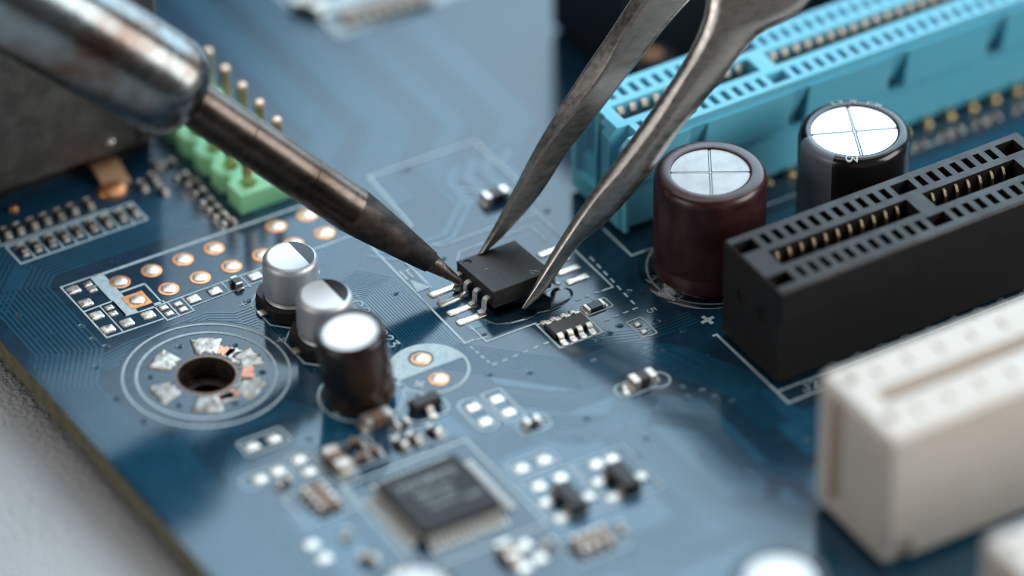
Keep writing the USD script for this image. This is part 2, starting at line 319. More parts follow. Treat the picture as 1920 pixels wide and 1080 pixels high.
# wide tracks in the far field
far_tracks = []
for k in range(5):
    x = 17.2 + 4.3 * k
    far_tracks += [LineString([(x, 60), (x, 9.5 - 1.8 * k), (x - 4.4, 5.1 - 1.8 * k), (x - 4.4, 1.5 - 2.0 * k)]).buffer(0.9 + 0.3 * (k % 3), cap_style=2, join_style=2)]
for k in range(4):
    x = 27.5 + 1.5 * k
    tracks += [LineString([(x, -0.5), (x - 1.5, -2.0), (x - 1.5, -5.2 + 0.2 * k)]).buffer(0.42, cap_style=2, join_style=2)]
tracks += bundle([(26.0, -4.0), (22.5, -7.2), (18.2, -7.2), (17.0, -6.0)], 2, 0.7, 0.4)
TR = unary_union(tracks)
obj('copper_track', ext(TR.intersection(outline.buffer(-0.4)).difference(hole.buffer(4.2)), -0.01, ZC), 'mask_copper', board, kind='stuff')
obj('wide_copper_track', ext(unary_union(far_tracks).difference(TR.buffer(0.15)), -0.01, 0.015), 'mask_copper_far', board, kind='stuff')
# copper pours under the mask: smooth lighter fields with stepped outlines
def pour(pts): return Polygon(pts).buffer(0.35).buffer(-0.35)
pours = [
    pour([(5.0, -19.4), (11.2, -19.4), (11.2, -23.6), (4.2, -24.4), (1.2, -22.8), (3.0, -20.6)]).difference(Point(8, -20.3).buffer(0.1)),
    pour([(9.6, -25.4), (16.6, -25.0), (18.7, -27.2), (25.0, -30.6), (27.9, -33.0), (27.9, -41.0), (24.2, -46.0), (11.6, -46), (11.2, -38.6), (12.2, -29.0)]),
    pour([(-3.9, -27.8), (1.4, -31.4), (1.4, -39.2), (5.0, -43.0), (5.0, -60.0), (-3.9, -60)]),
    pour([(6.3, -43.8), (14.0, -46.6), (24.4, -46.8), (27.4, -43.8), (27.4, -75), (6.3, -75)]),
    pour([(16.2, -21.8), (18.6, -24.6), (22.2, -26.6), (22.4, -28.6), (19.2, -26.7), (16.6, -24.2)]),
    pour([(28.6, -28.0), (30.5, -32.5), (30.5, -42.0), (40, -42.0), (40, -37.6), (33, -37.6), (31.9, -33.4), (29.6, -28.4)]),
    pour([(28.5, -43.4), (60, -43.4), (60, -64), (28.0, -64)]),
    pour([(9.2, -8.2), (13.2, -6.2), (13.2, -1.0), (14.8, 0.4), (14.8, -14.0), (12.6, -16.6), (11.3, -16.6), (11.3, -11)]),
    pour([(-9.9, 1.6), (-8.9, 1.6), (-5.2, 5.2), (-5.2, 11), (-9.9, 11)]),
    pour([(36, -17.6), (80, -17.6), (80, -19.4), (52, -19.4), (50, -26.6), (40.8, -26.6), (40.8, -20)]),
    pour([(18.2, -10.0), (20.6, -10.0), (20.6, -17.9), (18.2, -17.9)]),
]
obj('copper_pour', ext(unary_union(pours).intersection(outline.buffer(-0.4)).difference(TR.buffer(0.15, join_style=2)), -0.01, ZC - 0.004), 'mask_copper', board, kind='stuff')

# ---- silkscreen print
ZS = 0.036
def silk(geoms, name='silkscreen_line'):
    obj(name, ext(unary_union(geoms), -0.008, ZS), 'silk', board)
def line(pts, w=0.15, closed=False):
    if closed: pts = list(pts) + [pts[0]]
    return LineString(pts).buffer(w / 2, cap_style=2, join_style=2)
def frame(x0, x1, y0, y1, w=0.15, r=0.0):
    b = sbox(x0, y0, x1, y1)
    if r: b = b.buffer(-r).buffer(r, 10)
    return b.buffer(w / 2, join_style=1 if r else 2).difference(b.buffer(-w / 2, join_style=1 if r else 2))
def ring(c, r, w): return Point(c).buffer(r + w / 2, 40).difference(Point(c).buffer(r - w / 2, 40))
def plus(x, y, s, w=0.17, a=0): return unary_union([affinity.rotate(line([(x - s, y), (x + s, y)], w), a, origin=(x, y)), affinity.rotate(line([(x, y - s), (x, y + s)], w), a, origin=(x, y))])
def dashes(p, q, n, duty=0.55, w=0.15):
    p, q = np.array(p), np.array(q); return [line([p + (q - p) * (k / n), p + (q - p) * ((k + duty) / n)], w) for k in range(n)]
def lettering(text, x, y, h, rot, bold=False, z=ZS, mirror=False):
    t = meshkit.text_mesh(text, h, 0.02, bold)
    v = np.array(t.vertices); a = math.radians(rot); c, s = math.cos(a), math.sin(a)
    return trimesh.Trimesh(np.c_[v[:, 0] * c - v[:, 1] * s + x, v[:, 0] * s + v[:, 1] * c + y, v[:, 2] + z - 0.02], t.faces, process=False)
# unpopulated pin header
silk([line([(-0.9, 1.5), (17.6, 1.15)], 0.22), Polygon([(-1.55, 1.62), (-0.55, 1.62), (-0.55, -1.0), (1.4, -1.0), (1.4, -1.2), (-0.55, -1.2), (-0.55, -3.75), (0.8, -3.75), (0.8, -3.5), (1.6, -3.5), (1.6, -3.75), (0.55, -3.95), (-1.55, -3.75)])], 'silkscreen_header')
silk([line([(1.4, -1.1), (1.4, -3.85), (17.0, -3.85)], 0.13), line([(-0.9, 1.6), (-3.85, 1.65), (-3.85, -5.25), (0.6, -5.4)], 0.13), line([(-1.5, -1.7), (-3.85, -1.74)], 0.13), line([(-2.55, -1.7), (-2.55, -5.2)], 0.1), line([(-2.3, 0.0), (-2.3, 0.5), (-1.6, 0.5)], 0.09),
      frame(0.72, 2.85, -5.72, -3.86, 0.12), line([(1.72, -5.7), (1.72, -3.9)], 0.12), line([(2.85, -5.2), (11.2, -5.1)], 0.11), line([(6.1, -3.9), (6.1, -5.15)], 0.11), line([(7.6, -3.9), (7.6, -5.4)], 0.11), line([(-1.5, -3.7), (-1.5, -1.7)], 0.1)])
# mounting hole
silk([ring(HC, 5.82, 0.16), ring(HC, 4.86, 0.2)], 'silkscreen_ring')
# round can footprints
def octo(x, y, s): return Polygon([(x - s, y - s + 1.1), (x - s + 1.1, y - s), (x + s, y - s), (x + s, y + s), (x - s + 1.1, y + s), (x - s, y + s - 1.1)])
silk([octo(9.1, -8.6, 2.5).exterior.buffer(0.06), octo(8.95, -13.65, 2.5).exterior.buffer(0.06), plus(6.38, -11.86, 0.33, 0.09, 0), plus(6.15, -6.9, 0.3, 0.09, 0)])
silk([ring((7.98, -20.27), 2.95, 0.15), plus(5.5, -21.2, 0.33, 0.12)], 'silkscreen_ring')
EC = (13.5, -20.15)
half = Point(EC).buffer(2.72, 40).intersection(sbox(0, -20.22, 30, 0)).difference(Point(13.6, -18.87).buffer(0.92))
silk([ring(EC, 2.78, 0.19), half, plus(12.05, -21.3, 0.42, 0.17)], 'silkscreen_ring')
# the eight-legged chip
silk([line([(17.55, -4.2), (17.25, -6.5), (17.13, -18.95), (17.9, -18.95)], 0.16), line([(18.0, -19.05), (18.9, -19.1)], 0.13), line([(18.45, -17.4), (18.5, -19.6), (22.6, -19.58)], 0.13), line([(18.45, -8.4), (18.45, -12.2)], 0.13),
      line([(21.1, -7.7), (21.6, -8.3), (26.2, -8.3), (30.0, -8.9)], 0.14), line([(29.4, -7.0), (29.4, -18.85), (28.4, -18.85)], 0.15), line([(22.3, -9.6), (28.2, -9.6), (28.2, -11.8)], 0.13), line([(22.3, -9.6), (21.6, -10.4)], 0.12), line([(27.4, -18.8), (27.4, -19.9)], 0.11),
      Polygon([(17.6, -10.6), (18.35, -11.9), (18.35, -12.1), (17.3, -12.1)]), line([(17.5, -10.5), (17.5, -9.3)], 0.12), line([(17.95, -10.5), (17.95, -9.5), (18.3, -9.5)], 0.12), *dashes((26.3, -18.8), (29.4, -18.8), 4)])
silk([*dashes((17.25, -19.5), (17.45, -22.1), 4), *dashes((17.45, -22.1), (22.6, -21.9), 6, 0.5), *dashes((29.9, -15.0), (29.6, -21.8), 7), *dashes((29.6, -21.8), (26.4, -21.9), 4)], 'silkscreen_dash')
silk([frame(22.5, 26.0, -22.9, -19.8, 0.15), frame(26.0, 28.25, -20.75, -19.55, 0.12, 0.2), frame(28.0, 29.2, -25.0, -22.85, 0.12, 0.12)])
silk([line([(21.0, -5.2), (21.4, 1.7), (30.2, 1.5), (30.3, -3.6)], 0.2), line([(30.3, -3.6), (30.3, -7.4)], 0.17), line([(26.3, -3.0), (27.6, -4.4), (27.6, -4.7)], 0.16)])
# slot outlines
silk([line([(32.3, -27.35), (32.62, -27.35), (32.62, -36.45), (60, -36.2)], 0.17), line([(32.62, -35.0), (60, -34.96)], 0.15), line([(32.5, -12.6), (32.5, -16.4), (60, -16.3)], 0.16), plus(33.0, -25.6, 0.55, 0.27, 8)])
silk([ring((36.45, -20.4), 4.42, 0.14)], 'silkscreen_ring')
# small part outlines in the near field
silk([frame(-1.95, 1.45, -22.1, -20.4, 0.13, 0.2), frame(13.0, 14.55, -28.2, -24.5, 0.14, 0.7), frame(15.0, 16.5, -28.2, -24.6, 0.14, 0.15), frame(15.2, 17.6, -30.0, -28.5, 0.13, 0.5), frame(1.75, 11.6, -38.9, -28.3, 0.2),
      frame(12.4, 15.9, -33.75, -32.1, 0.14, 0.4), frame(12.2, 16.1, -39.5, -34.4, 0.14), frame(16.3, 20.4, -39.6, -34.4, 0.13), frame(-3.8, -0.2, -25.3, -23.9, 0.12, 0.5), frame(0.1, 1.6, -26.4, -23.5, 0.12, 0.3), frame(-2.2, 2.0, -30.7, -27.2, 0.13), frame(11.0, 15.1, -43.8, -41.0, 0.13),
      frame(9.4, 12.6, -25.0, -22.6, 0.13, 0.9), frame(7.3, 8.9, -27.1, -25.3, 0.11), frame(9.4, 10.8, -27.3, -25.8, 0.11), frame(3.7, 6.0, -27.2, -24.2, 0.11), frame(1.9, 3.5, -27.8, -24.3, 0.13)])
silk([ring((26.35, -29.55), 0.85, 0.13), frame(23.1, 26.2, -30.1, -28.6, 0.12, 0.7)], 'silkscreen_ring')
silk([frame(-4.95, 5.25, 5.6, 7.95, 0.14), line([(-5.3, 8.3), (3.3, 8.15)], 0.11), frame(9.2, 10.2, 1.4, 2.6, 0.1)] + [line([(x, 5.7), (x, 7.9)], 0.12) for x in (-3.72, -2.6, -1.45, -0.35, 0.75, 1.95, 3.1, 4.25)])
silk([Polygon([(9.2, 15.2), (17.2, 15.0), (17.2, 1.75), (17.0, 1.75), (17.0, 14.8), (9.2, 15.0)]), sbox(13.5, 29.5, 15.6, 33.5), sbox(28.5, 18.3, 42.0, 23.4).difference(sbox(28.9, 20.6, 36, 21.4)), line([(27.5, 23.4), (27.5, 26.0)], 0.4)])
for k in range(5): silk([line([(17.3, 3.6 + 2.54 * k), (17.75, 3.6 + 2.54 * k)], 0.35)])
obj('silkscreen_letter', [lettering('EC23', 12.35, -13.75, 0.85, -88)], 'silk', board)
obj('silkscreen_letter', [lettering('C2', 12.4, -10.6, 1.0, -88), lettering('3', 12.35, -13.1, 0.8, -88)], 'silk', board)
obj('silkscreen_letter', [lettering('6', 31.62, -20.9, 0.95, -70), lettering('7', 31.98, -22.2, 0.95, -60), lettering('1', 31.75, -19.2, 0.95, -80)], 'silk', board)
obj('silkscreen_letter', [lettering('5', 29.9, -22.3, 0.7, -88)], 'silk', board)
obj('silkscreen_letter', [lettering('J2', 34.2, -36.1, 0.9, 0)], 'silk', board)

# ---- vias
vias = [(-4.76, -3.12), (-4.79, -4.87), (-4.4, -6.07), (-6.09, -7.82), (-0.03, -8.76), (3.3, -10.66), (3.44, -14.4), (-3.45, -10.72), (6.63, -6.68), (-3.3, -14.6), (0.1, -16.5), (20.9, -9.6), (18.5, -8.9), (18.75, -18.75), (15.9, -11.4), (30.1, -19.9),
        (26.3, -23.3), (27.4, -22.9), (25.2, -23.6), (27.3, -31.2), (28.3, -32.2), (27.0, -32.3), (28.6, -33.2), (29.4, -34.2), (31.4, -40.6), (32.4, -41.0), (29.9, -23.9), (30.9, -25.7), (28.4, -27.0), (16.7, -22.9), (19.2, -24.2), (21.0, -4.4), (24.2, 1.1),
        (25.4, -9.2), (-7.9, 0.4), (-6.6, -11.6), (-6.2, -14.9), (11.4, -6.5), (2.5, -22.6), (9.2, -27.6), (19.9, -30.6), (22.2, -34.6), (20.6, -36.0), (24.6, -38.2), (26.0, -41.6), (-2.4, -38.4), (30.2, -8.6), (31.0, -5.2), (23.7, -25.4)]
obj('via', [lathe([(0.14, 0.024), (0.24, 0.036), (0.30, 0.0)], 12).apply_translation((x, y, 0)) for x, y in vias], 'mask_copper', board, kind='stuff')
obj('via_hole_shade', [ext(Point(x, y).buffer(0.145, 4), 0.0, 0.0285) for x, y in vias], 'dark_plastic', board, kind='stuff')  # flat dark discs: the shade inside the drilled vias as colour

# ---- plated holes of the header
def plated(x, y, square=False, r=0.76, fill='solder_bright'):
    if square: a = obj('plated_hole', ext(sbox(x - 0.8, y - 0.8, x + 0.8, y + 0.8).buffer(0.03), -0.01, 0.05), 'copper', board)
    else: a = obj('plated_hole', lathe([(r, -0.01), (r, 0.04), (r - 0.06, 0.055), (0.0, 0.055)], 28).apply_translation((x, y, 0)), 'copper', board, smooth=30)
    obj('solder_fill', lathe([(0.56, 0.05), (0.50, 0.10), (0.36, 0.15), (0.0, 0.17)], 24).apply_translation((x, y, 0)), fill, a, smooth=True)
for i in range(7):
    if i != 4: plated(2.54 * i, 0)
    plated(2.54 * i, -2.54 if i != 0 else -2.54, square=(i == 0))
plated(13.6, -18.87, r=0.72); plated(13.48, -21.49, r=0.72)

# ---- bare tinned pads
def pad(x, y, w, h, m='solder', t=0.11, name='solder_pad', rz=0):
    d = dome(w, h, t, 0, 0, 0, 0.2)
    obj(name, move(spin(d, rz), (x, y, 0.02)), m, board, smooth=50)
for x, y in ((-3.24, 0.89), (-3.22, -0.92), (-3.27, -2.61), (-3.33, -4.42), (-1.85, -4.46), (-0.15, -4.48), (3.45, -4.49), (5.18, -4.48), (8.47, -4.44)): pad(x, y, 1.0, 0.92)
for x, y in ((-2.08, 0.92), (-2.1, 0.18), (-2.08, -2.28), (-2.16, -3.04), (1.18, -4.29), (1.18, -5.1), (2.23, -4.46), (2.23, -5.17)): pad(x, y, 0.66, 0.56)
for x, y in ((12.0, -4.4), (12.2, -6.1), (11.4, -4.9)): pad(x, y, 0.85, 0.9, 'solder_bright')
for x, y in ((12.6, -3.0), (12.85, -3.6)): pad(x, y, 0.5, 0.5, 'solder_bright')
for x, y in ((13.86, -25.48), (13.74, -27.26), (15.73, -25.54), (15.67, -27.22), (14.99, -32.98), (13.2, -32.95), (13.16, -35.24), (14.93, -35.19), (17.78, -35.23), (19.0, -35.25), (-1.19, -21.25), (0.5, -21.27), (0.87, -24.17), (0.8, -25.64), (-2.48, -24.63), (-1.03, -24.52), (-3.0, -32.55), (-2.99, -34.22), (9.09, -40.01), (9.21, -41.75), (7.85, -42.04)):
    pad(x, y, 1.0, 0.88, 'solder_bright', 0.08)
for x, y in ((28.54, -23.46), (28.5, -24.38), (24.0, -29.1), (23.75, -29.6)): pad(x, y, 0.55, 0.55, 'solder_bright')
for k in range(4):                                     # long pads that the lifted chip came from
    y = -12.93 - 1.27 * k
    for x, w in ((19.0, 2.4), (27.75, 1.9)): pad(x, y, w, 0.66, 'solder_bright', 0.12)
obj('hole_rim', lathe([(2.20, 0.0), (2.17, 0.02), (2.06, 0.02), (2.04, -0.05)], 48).apply_translation((*HC, 0)), 'tab_copper', board, smooth=40)
def puddle(P, t, z=0.0):
    c = np.array(P.centroid.coords[0]); q = np.array(P.simplify(0.03).exterior.coords)[:-1]
    secs = [np.c_[c + (q - c) * k, np.full(len(q), z + h)] for k, h in ((1.0, 0.0), (0.97, t * 0.45), (0.90, t * 0.8), (0.75, t), (0.4, t * 1.05))]
    n = len(q); v = np.vstack(secs + [[[*c, z + t * 1.06]]]); f = []
    for a in range(4):
        for i in range(n):
            j = (i + 1) % n; f += [(a * n + i, a * n + j, (a + 1) * n + j), (a * n + i, (a + 1) * n + j, (a + 1) * n + i)]
    f += [(4 * n + i, 4 * n + (i + 1) % n, 5 * n) for i in range(n)]
    return trimesh.Trimesh(v, np.array(f), process=False)
def land(a, seed):
    r = random.Random(seed); pts = []
    for q in np.linspace(-1, 1, 9): pts.append((4.30 + r.uniform(-0.14, 0.08), a + 16 * q + r.uniform(-1.0, 1.0)))
    for q in np.linspace(1, -1, 9): pts.append((2.50 + r.uniform(-0.16, 0.2), a + 18 * q + r.uniform(-1.5, 1.5)))
    P = Polygon([(HC[0] + rr * math.cos(math.radians(b)), HC[1] + rr * math.sin(math.radians(b))) for rr, b in pts]).buffer(0)
    P = max(getattr(P, 'geoms', [P]), key=lambda g: g.area); P = Polygon(P.exterior.coords if P.exterior.is_ccw else P.exterior.coords[::-1]); return puddle(P, 0.09, 0.0)
for k in range(6): obj('ground_land', land(2 + 60 * k, 40 + k), 'solder_scraped', board, smooth=50)
def arc_patch(a0, a1, r0, r1, seed):
    r = random.Random(seed); n = 12
    A = [(r1 + r.uniform(-0.12, 0.12), a0 + (a1 - a0) * k / n) for k in range(n + 1)] + [(r0 + r.uniform(-0.12, 0.12), a1 - (a1 - a0) * k / n) for k in range(n + 1)]
    return ext(Polygon([(HC[0] + q * math.cos(math.radians(b)), HC[1] + q * math.sin(math.radians(b))) for q, b in A]).buffer(0), 0.0, 0.05)
obj('bare_copper', arc_patch(24, 46, 2.5, 3.4, 1), 'copper_raw', board, label='scraped patch of raw orange copper beside the mounting hole')
obj('bare_copper', [arc_patch(-52, -6, 2.5, 3.3, 2), arc_patch(-118, -66, 2.55, 3.2, 3), arc_patch(8, 20, 2.6, 3.4, 5)], 'copper_raw', board, label='scraped arc of raw copper around the mounting hole')
obj('scraped_solder', [arc_patch(-12, 32, 2.35, 3.6, 4), arc_patch(-66, -38, 2.4, 3.8, 9), arc_patch(-100, -78, 2.4, 3.5, 12)], 'solder_scraped', board)

# ---- flux residue and adhesive
blob = lambda x, y, rx, ry, a=0: affinity.rotate(affinity.scale(Point(x, y).buffer(1, 24), rx, ry), a)
fl = unary_union([blob(22.4, -18.0, 2.1, 1.0, 4), blob(20.6, -17.2, 0.9, 1.3), blob(25.6, -17.7, 1.2, 0.9, 20), blob(24.3, -18.2, 1.6, 0.8)])
obj('flux_residue', puddle(Polygon(fl.exterior.coords[::-1] if not fl.exterior.is_ccw else fl.exterior.coords), 0.07, 0.024), 'flux', board, smooth=60)
obj('adhesive', lathe([(5.0, 0.0), (4.86, 0.08), (4.5, 0.17), (4.15, 0.28), (3.9, 0.40)], 72).apply_translation((36.45, -20.4, 0)), 'glue', board, smooth=True)

# ================================================================ the eight-legged chip being lifted
def soic(name, label, loc):
    t = thing(name, label, 'chip', loc)
    tilt = math.radians(-5.0)
    def rot(m):
        v, f = raw(m); y, z = v[:, 1].copy(), v[:, 2].copy()
        return trimesh.Trimesh(np.c_[v[:, 0], y * math.cos(tilt) - z * math.sin(tilt), y * math.sin(tilt) + z * math.cos(tilt) + 0.10], f, process=False)
    up = cbx(-2.42, 2.42, -2.5, 2.5, 0.95, 1.70, 0.05)
    P = []
    for s, z in ((1.0, 1.0), (0.97, 0.30)):
        P += [(2.42 * s * a, 2.5 * s * b, z) for a in (-1, 1) for b in (-1, 1)]
    dim = m3.Manifold.cylinder(0.2, 0.32, 0.32, 24).translate((-1.85, 1.95, 1.62))
    obj('body', rot((up + m3.Manifold.hull_points(np.array(P))) - dim), 'epoxy', t)
    rim = lathe([(0.27, 1.66), (0.32, 1.704), (0.36, 1.66)], 24).apply_translation((-1.85, 1.95, 0))
    obj('pin_one_mark', rot(rim), 'epoxy_grey', t)
    for s in (-1, 1):
        for k in range(4):
            y = 1.905 - 1.27 * k
            pth = [(2.30, 1.0), (2.62, 1.0), (2.78, 0.92), (2.84, 0.72), (2.86, 0.36), (2.90, 0.16), (3.02, 0.05), (3.30, 0.0)]
            m = strip([(s * a, b) for a, b in pth], 0.42, 0.15, 'x')
            obj('leg', rot(move(m, (0, y, 0))), 'leg_tin', t, smooth=40)
    return t
soic('memory_chip', 'black eight-legged chip held between the tweezer tips and touched by the iron', (22.9, -14.85, 0.0))

chip_path = '/World/memory_chip'
sc3 = [spin(bx(-L_ / 2, L_ / 2, -0.012, 0.012, 0, 0.012), a_) for L_, a_ in ((0.5, -38), (0.36, -36), (0.3, -40), (0.22, 15))]
def on_chip(m, x, y):
    v, f = raw(m); tl = math.radians(-5.0); v = v + np.array([x, y, 1.698]); yy, zz = v[:, 1].copy(), v[:, 2].copy()
    return trimesh.Trimesh(np.c_[v[:, 0], yy * math.cos(tl) - zz * math.sin(tl), yy * math.sin(tl) + zz * math.cos(tl) + 0.10], f, process=False)
obj('scratch', [on_chip(m, x, y) for m, (x, y) in zip(sc3, ((1.35, -1.75), (1.55, -1.95), (1.15, -1.98), (-1.2, 0.4)))], 'print_white', UsdGeom.Xform.Get(stage, chip_path))
bead = trimesh.creation.icosphere(3, 1.0); bead.vertices *= (0.42, 0.30, 0.26); bead.vertices += 0.05 * np.c_[meshkit.noise(bead.vertices * 5), meshkit.noise(bead.vertices * 5, 1), meshkit.noise(bead.vertices * 5, 2)]
obj('molten_solder', [move(bead, (19.78, -13.55, 0.30)), move(bead, (19.85, -14.35, 0.20))], 'tin', board, smooth=True)
# ================================================================ tweezers
LEFT = [[[22.11, -12.39, 1.61], [22.5, -12.48, 1.7], [22.78, -12.6, 1.81]], [[23.46, -12.14, 3.09], [23.88, -12.33, 3.23], [24.38, -12.82, 3.06]], [[24.93, -11.86, 4.87], [25.89, -11.88, 5.77], [26.82, -12.95, 5.24]], [[27.88, -11.25, 8.53], [28.56, -11.65, 8.65], [29.71, -12.72, 8.32]],
        [[29.56, -11.03, 10.45], [30.53, -11.69, 10.48], [31.63, -12.76, 10.12]], [[31.86, -10.81, 12.96], [32.93, -11.66, 12.84], [34.3, -12.73, 12.74]], [[33.93, -10.68, 15.14], [34.75, -11.30, 15.1], [36.94, -12.73, 15.29]], [[35.98, -10.5, 17.34], [36.81, -11.07, 17.37], [39.41, -12.87, 17.48]],
        [[38.17, -10.37, 19.65], [39.16, -11.04, 19.68], [42.33, -13.24, 19.82]], [[42.57, -10.34, 23.93], [43.81, -11.19, 23.98], [47.79, -13.97, 24.15]], [[64.0, -11.5, 44.5], [65.0, -12.2, 44.6], [70.0, -15.5, 44.8]], [[98.0, -15.2, 76.6], [98.8, -15.6, 76.8], [104.0, -19.0, 77.0]]]
RIGHTARM = [[[22.24, -18.19, 0.56], [22.35, -18.22, 0.58], [22.4, -18.35, 0.5]], [[23.54, -18.0, 2.27], [23.89, -18.23, 2.32], [24.23, -18.67, 2.09]], [[24.83, -17.84, 3.99], [25.3, -18.22, 3.95], [26.19, -18.69, 4.28]], [[27.58, -17.73, 7.27], [28.13, -18.19, 7.2], [28.82, -19.27, 6.45]],
        [[30.2, -17.81, 10.14], [30.95, -18.58, 9.86], [32.0, -19.63, 9.56]], [[32.61, -17.86, 12.82], [33.39, -18.71, 12.46], [34.18, -19.63, 12.04]], [[34.78, -17.86, 15.3], [35.68, -18.52, 15.36], [37.22, -19.9, 15.15]], [[36.81, -17.65, 17.95], [37.67, -18.45, 17.75], [40.35, -20.16, 18.36]],
        [[37.83, -17.26, 19.69], [38.77, -18.06, 19.59], [43.1, -21.22, 20.0]], [[38.46, -16.65, 21.35], [39.57, -17.45, 21.41], [44.91, -21.43, 21.8]], [[40.92, -16.29, 24.72], [41.82, -16.94, 24.77], [47.74, -21.33, 25.18]], [[62.0, -15.6, 44.5], [63.0, -16.3, 44.6], [69.0, -20.5, 44.9]], [[97.6, -16.6, 76.9], [98.4, -17.2, 77.1], [104.0, -21.0, 77.3]]]
def arm(rows, thick, lift, ratio, times):
    from scipy.interpolate import PchipInterpolator
    A = np.array(rows)                                   # n x 3 x 3
    s = np.r_[0, np.cumsum(np.linalg.norm(np.diff(A[:, 1], axis=0), axis=1))]
    q = np.r_[np.linspace(0, s[-3], 46), np.linspace(s[-3], s[-1], 8)[1:]]
    A = PchipInterpolator(s, A.reshape(len(A), 9))(q).reshape(-1, 3, 3)
    secs = []
    for L, K, Rr in A:
        w = np.linalg.norm(Rr - L); t = min(thick, 0.9 * w + 0.02)
        k = K - FWD * min(lift, 0.26 * w)
        secs.append(chaikin(np.array([L, k, Rr + FWD * 0.25 * t, Rr + FWD * t, L + FWD * t]), ratio, times))
    return loft(secs)
tw = thing('tweezers', 'worn steel tweezers with fine pointed tips gripping the eight-legged chip', 'tweezers', (22.4, -15.4, 1.2))
TW0 = -np.array([22.4, -15.4, 1.2])
obj('arm', move(arm(LEFT, 1.5, 0.8, 0.07, 2), TW0), 'tweezer_steel', tw, smooth=28)
obj('arm', move(arm(RIGHTARM, 1.5, 0.5, 0.22, 2), TW0), 'tweezer_steel', tw, smooth=40)

# ================================================================ soldering iron
tip0 = np.array([20.05, -13.69, 0.75]); axis = np.array([-0.641, 0.435, 0.632])
iron = thing('soldering_iron', 'soldering iron with a burnt conical tip, bronze sleeve and stained steel barrel', 'soldering iron', tuple(tip0))
obj('tinned_point', axis_lathe([(-0.12, 0.0), (-0.08, 0.12), (0.05, 0.22), (0.9, 0.36), (2.0, 0.54), (2.75, 0.70), (2.82, 0.74)], (0, 0, 0), axis, 40), 'iron_tinned', iron, smooth=40)
obj('tip', axis_lathe([(2.80, 0.70), (2.86, 0.80), (4.2, 0.99), (6.5, 1.30), (8.4, 1.55), (9.4, 1.655), (9.7, 1.67)], (0, 0, 0), axis), 'iron_tip', iron, smooth=40)
obj('sleeve', axis_lathe([(9.66, 1.60), (9.7, 1.70), (9.85, 1.73), (10.05, 1.70), (13.7, 1.70), (13.78, 1.665), (13.86, 1.70), (19.2, 1.71), (19.28, 1.675), (19.36, 1.71), (25.0, 1.71)], (0, 0, 0), axis), 'iron_sleeve', iron, smooth=40)
sh = np.array([2.9, -2.11, 17.56]) - tip0; bk = np.array([-3.14, 1.59, 22.89]) - tip0; ad = (bk - sh) / np.linalg.norm(bk - sh)
obj('barrel', axis_lathe([(-3.0, 1.60), (-2.9, 1.80), (-2.7, 2.2), (-2.2, 2.9), (-1.6, 3.35), (-0.8, 3.58), (0.6, 3.66), (9.0, 3.86), (14, 3.9), (45, 4.2)], sh, ad), 'iron_barrel', iron, smooth=50)
obj('handle', axis_lathe([(45, 4.1), (45.2, 6.5), (47, 8.0), (60, 9.5), (110, 10.5), (160, 10.0), (165, 8.0), (165.5, 0.0)], sh, ad, 40), 'dark_plastic', iron, smooth=40)

# ================================================================ card slots
X0 = 34.49                                               # first contact of both card slots
def contact_mesh(side, w=0.44):
    """A spring contact on the wall of the card groove: side +1 the far wall (bowing towards -y)."""
    s = side
    return strip([(s * 0.98, 2.8), (s * 0.90, 4.6), (s * 0.72, 6.0), (s * 0.60, 6.9), (s * 0.66, 7.5), (s * 0.84, 7.85), (s * 1.05, 7.95)], w, 0.2, 'y')
def tail_mesh(side):
    s = side
    return strip([(s * 1.75, 3.0), (s * 1.78, 6.5), (s * 1.9, 7.3)], 0.22, 0.2, 'y')
def card_slot(name, label, cy, ncontact, material, cmat, last, x_left, x_right, half=3.62, h=8.25):
    t = thing(name, label, 'card slot', (x_left, cy, 0))
    ox = X0 - x_left
    pos = [k for k in range(1, 12)] + [14 + k for k in range(ncontact - 11)]
    body = cbx(0, x_right - x_left, -half, half, 0.35, h, 0.16)
    cut = []
    for s in (-1, 1):
        yc = s * 2.2
        for k in pos: cut.append(bx(ox + k - 0.26, ox + k + 0.26, yc - 0.62, yc + 0.62, 3.6, h + 1))
        cut.append(bx(ox - 1.45, ox + 0.2, yc - 0.72, yc + 0.62, 3.6, h + 1)); cut.append(bx(ox + 11.72, ox + 13.28, yc - 0.66, yc + 0.62, 3.6, h + 1))
        if ncontact < 20: cut.append(bx(ox + 20.75, ox + 22.35, yc - 0.72, yc + 0.72, 3.6, h + 1))
        for k in pos: cut.append(bx(ox + k - 0.27, ox + k + 0.27, min(s * 0.86, s * 1.2), max(s * 0.86, s * 1.2), 2.6, 7.95))
    cut.append(bx(ox + 0.25, ox + 11.85, -0.92, 0.92, 2.4, h + 1)); cut.append(bx(ox + 13.15, ox + last + 1.0, -0.92, 0.92, 2.4, h + 1))
    return t, ox, pos, body, m3.Manifold.batch_boolean(cut, m3.OpType.Add)
def contacts(t, ox, pos, m, xmax, w=0.44):
    far, near, tail = contact_mesh(1, w), contact_mesh(-1, w), tail_mesh(1)
    for k in pos:
        if k > xmax: break
        obj('contact', move(far, (ox + k, 0, 0)), m, t)
    obj('near_contacts', [move(near, (ox + k, 0, 0)) for k in pos if k <= xmax] + [move(tail_mesh(s), (ox + k + 0.02, 0, 0)) for k in pos if k <= xmax for s in (-1, 1)], m, t, kind='stuff')
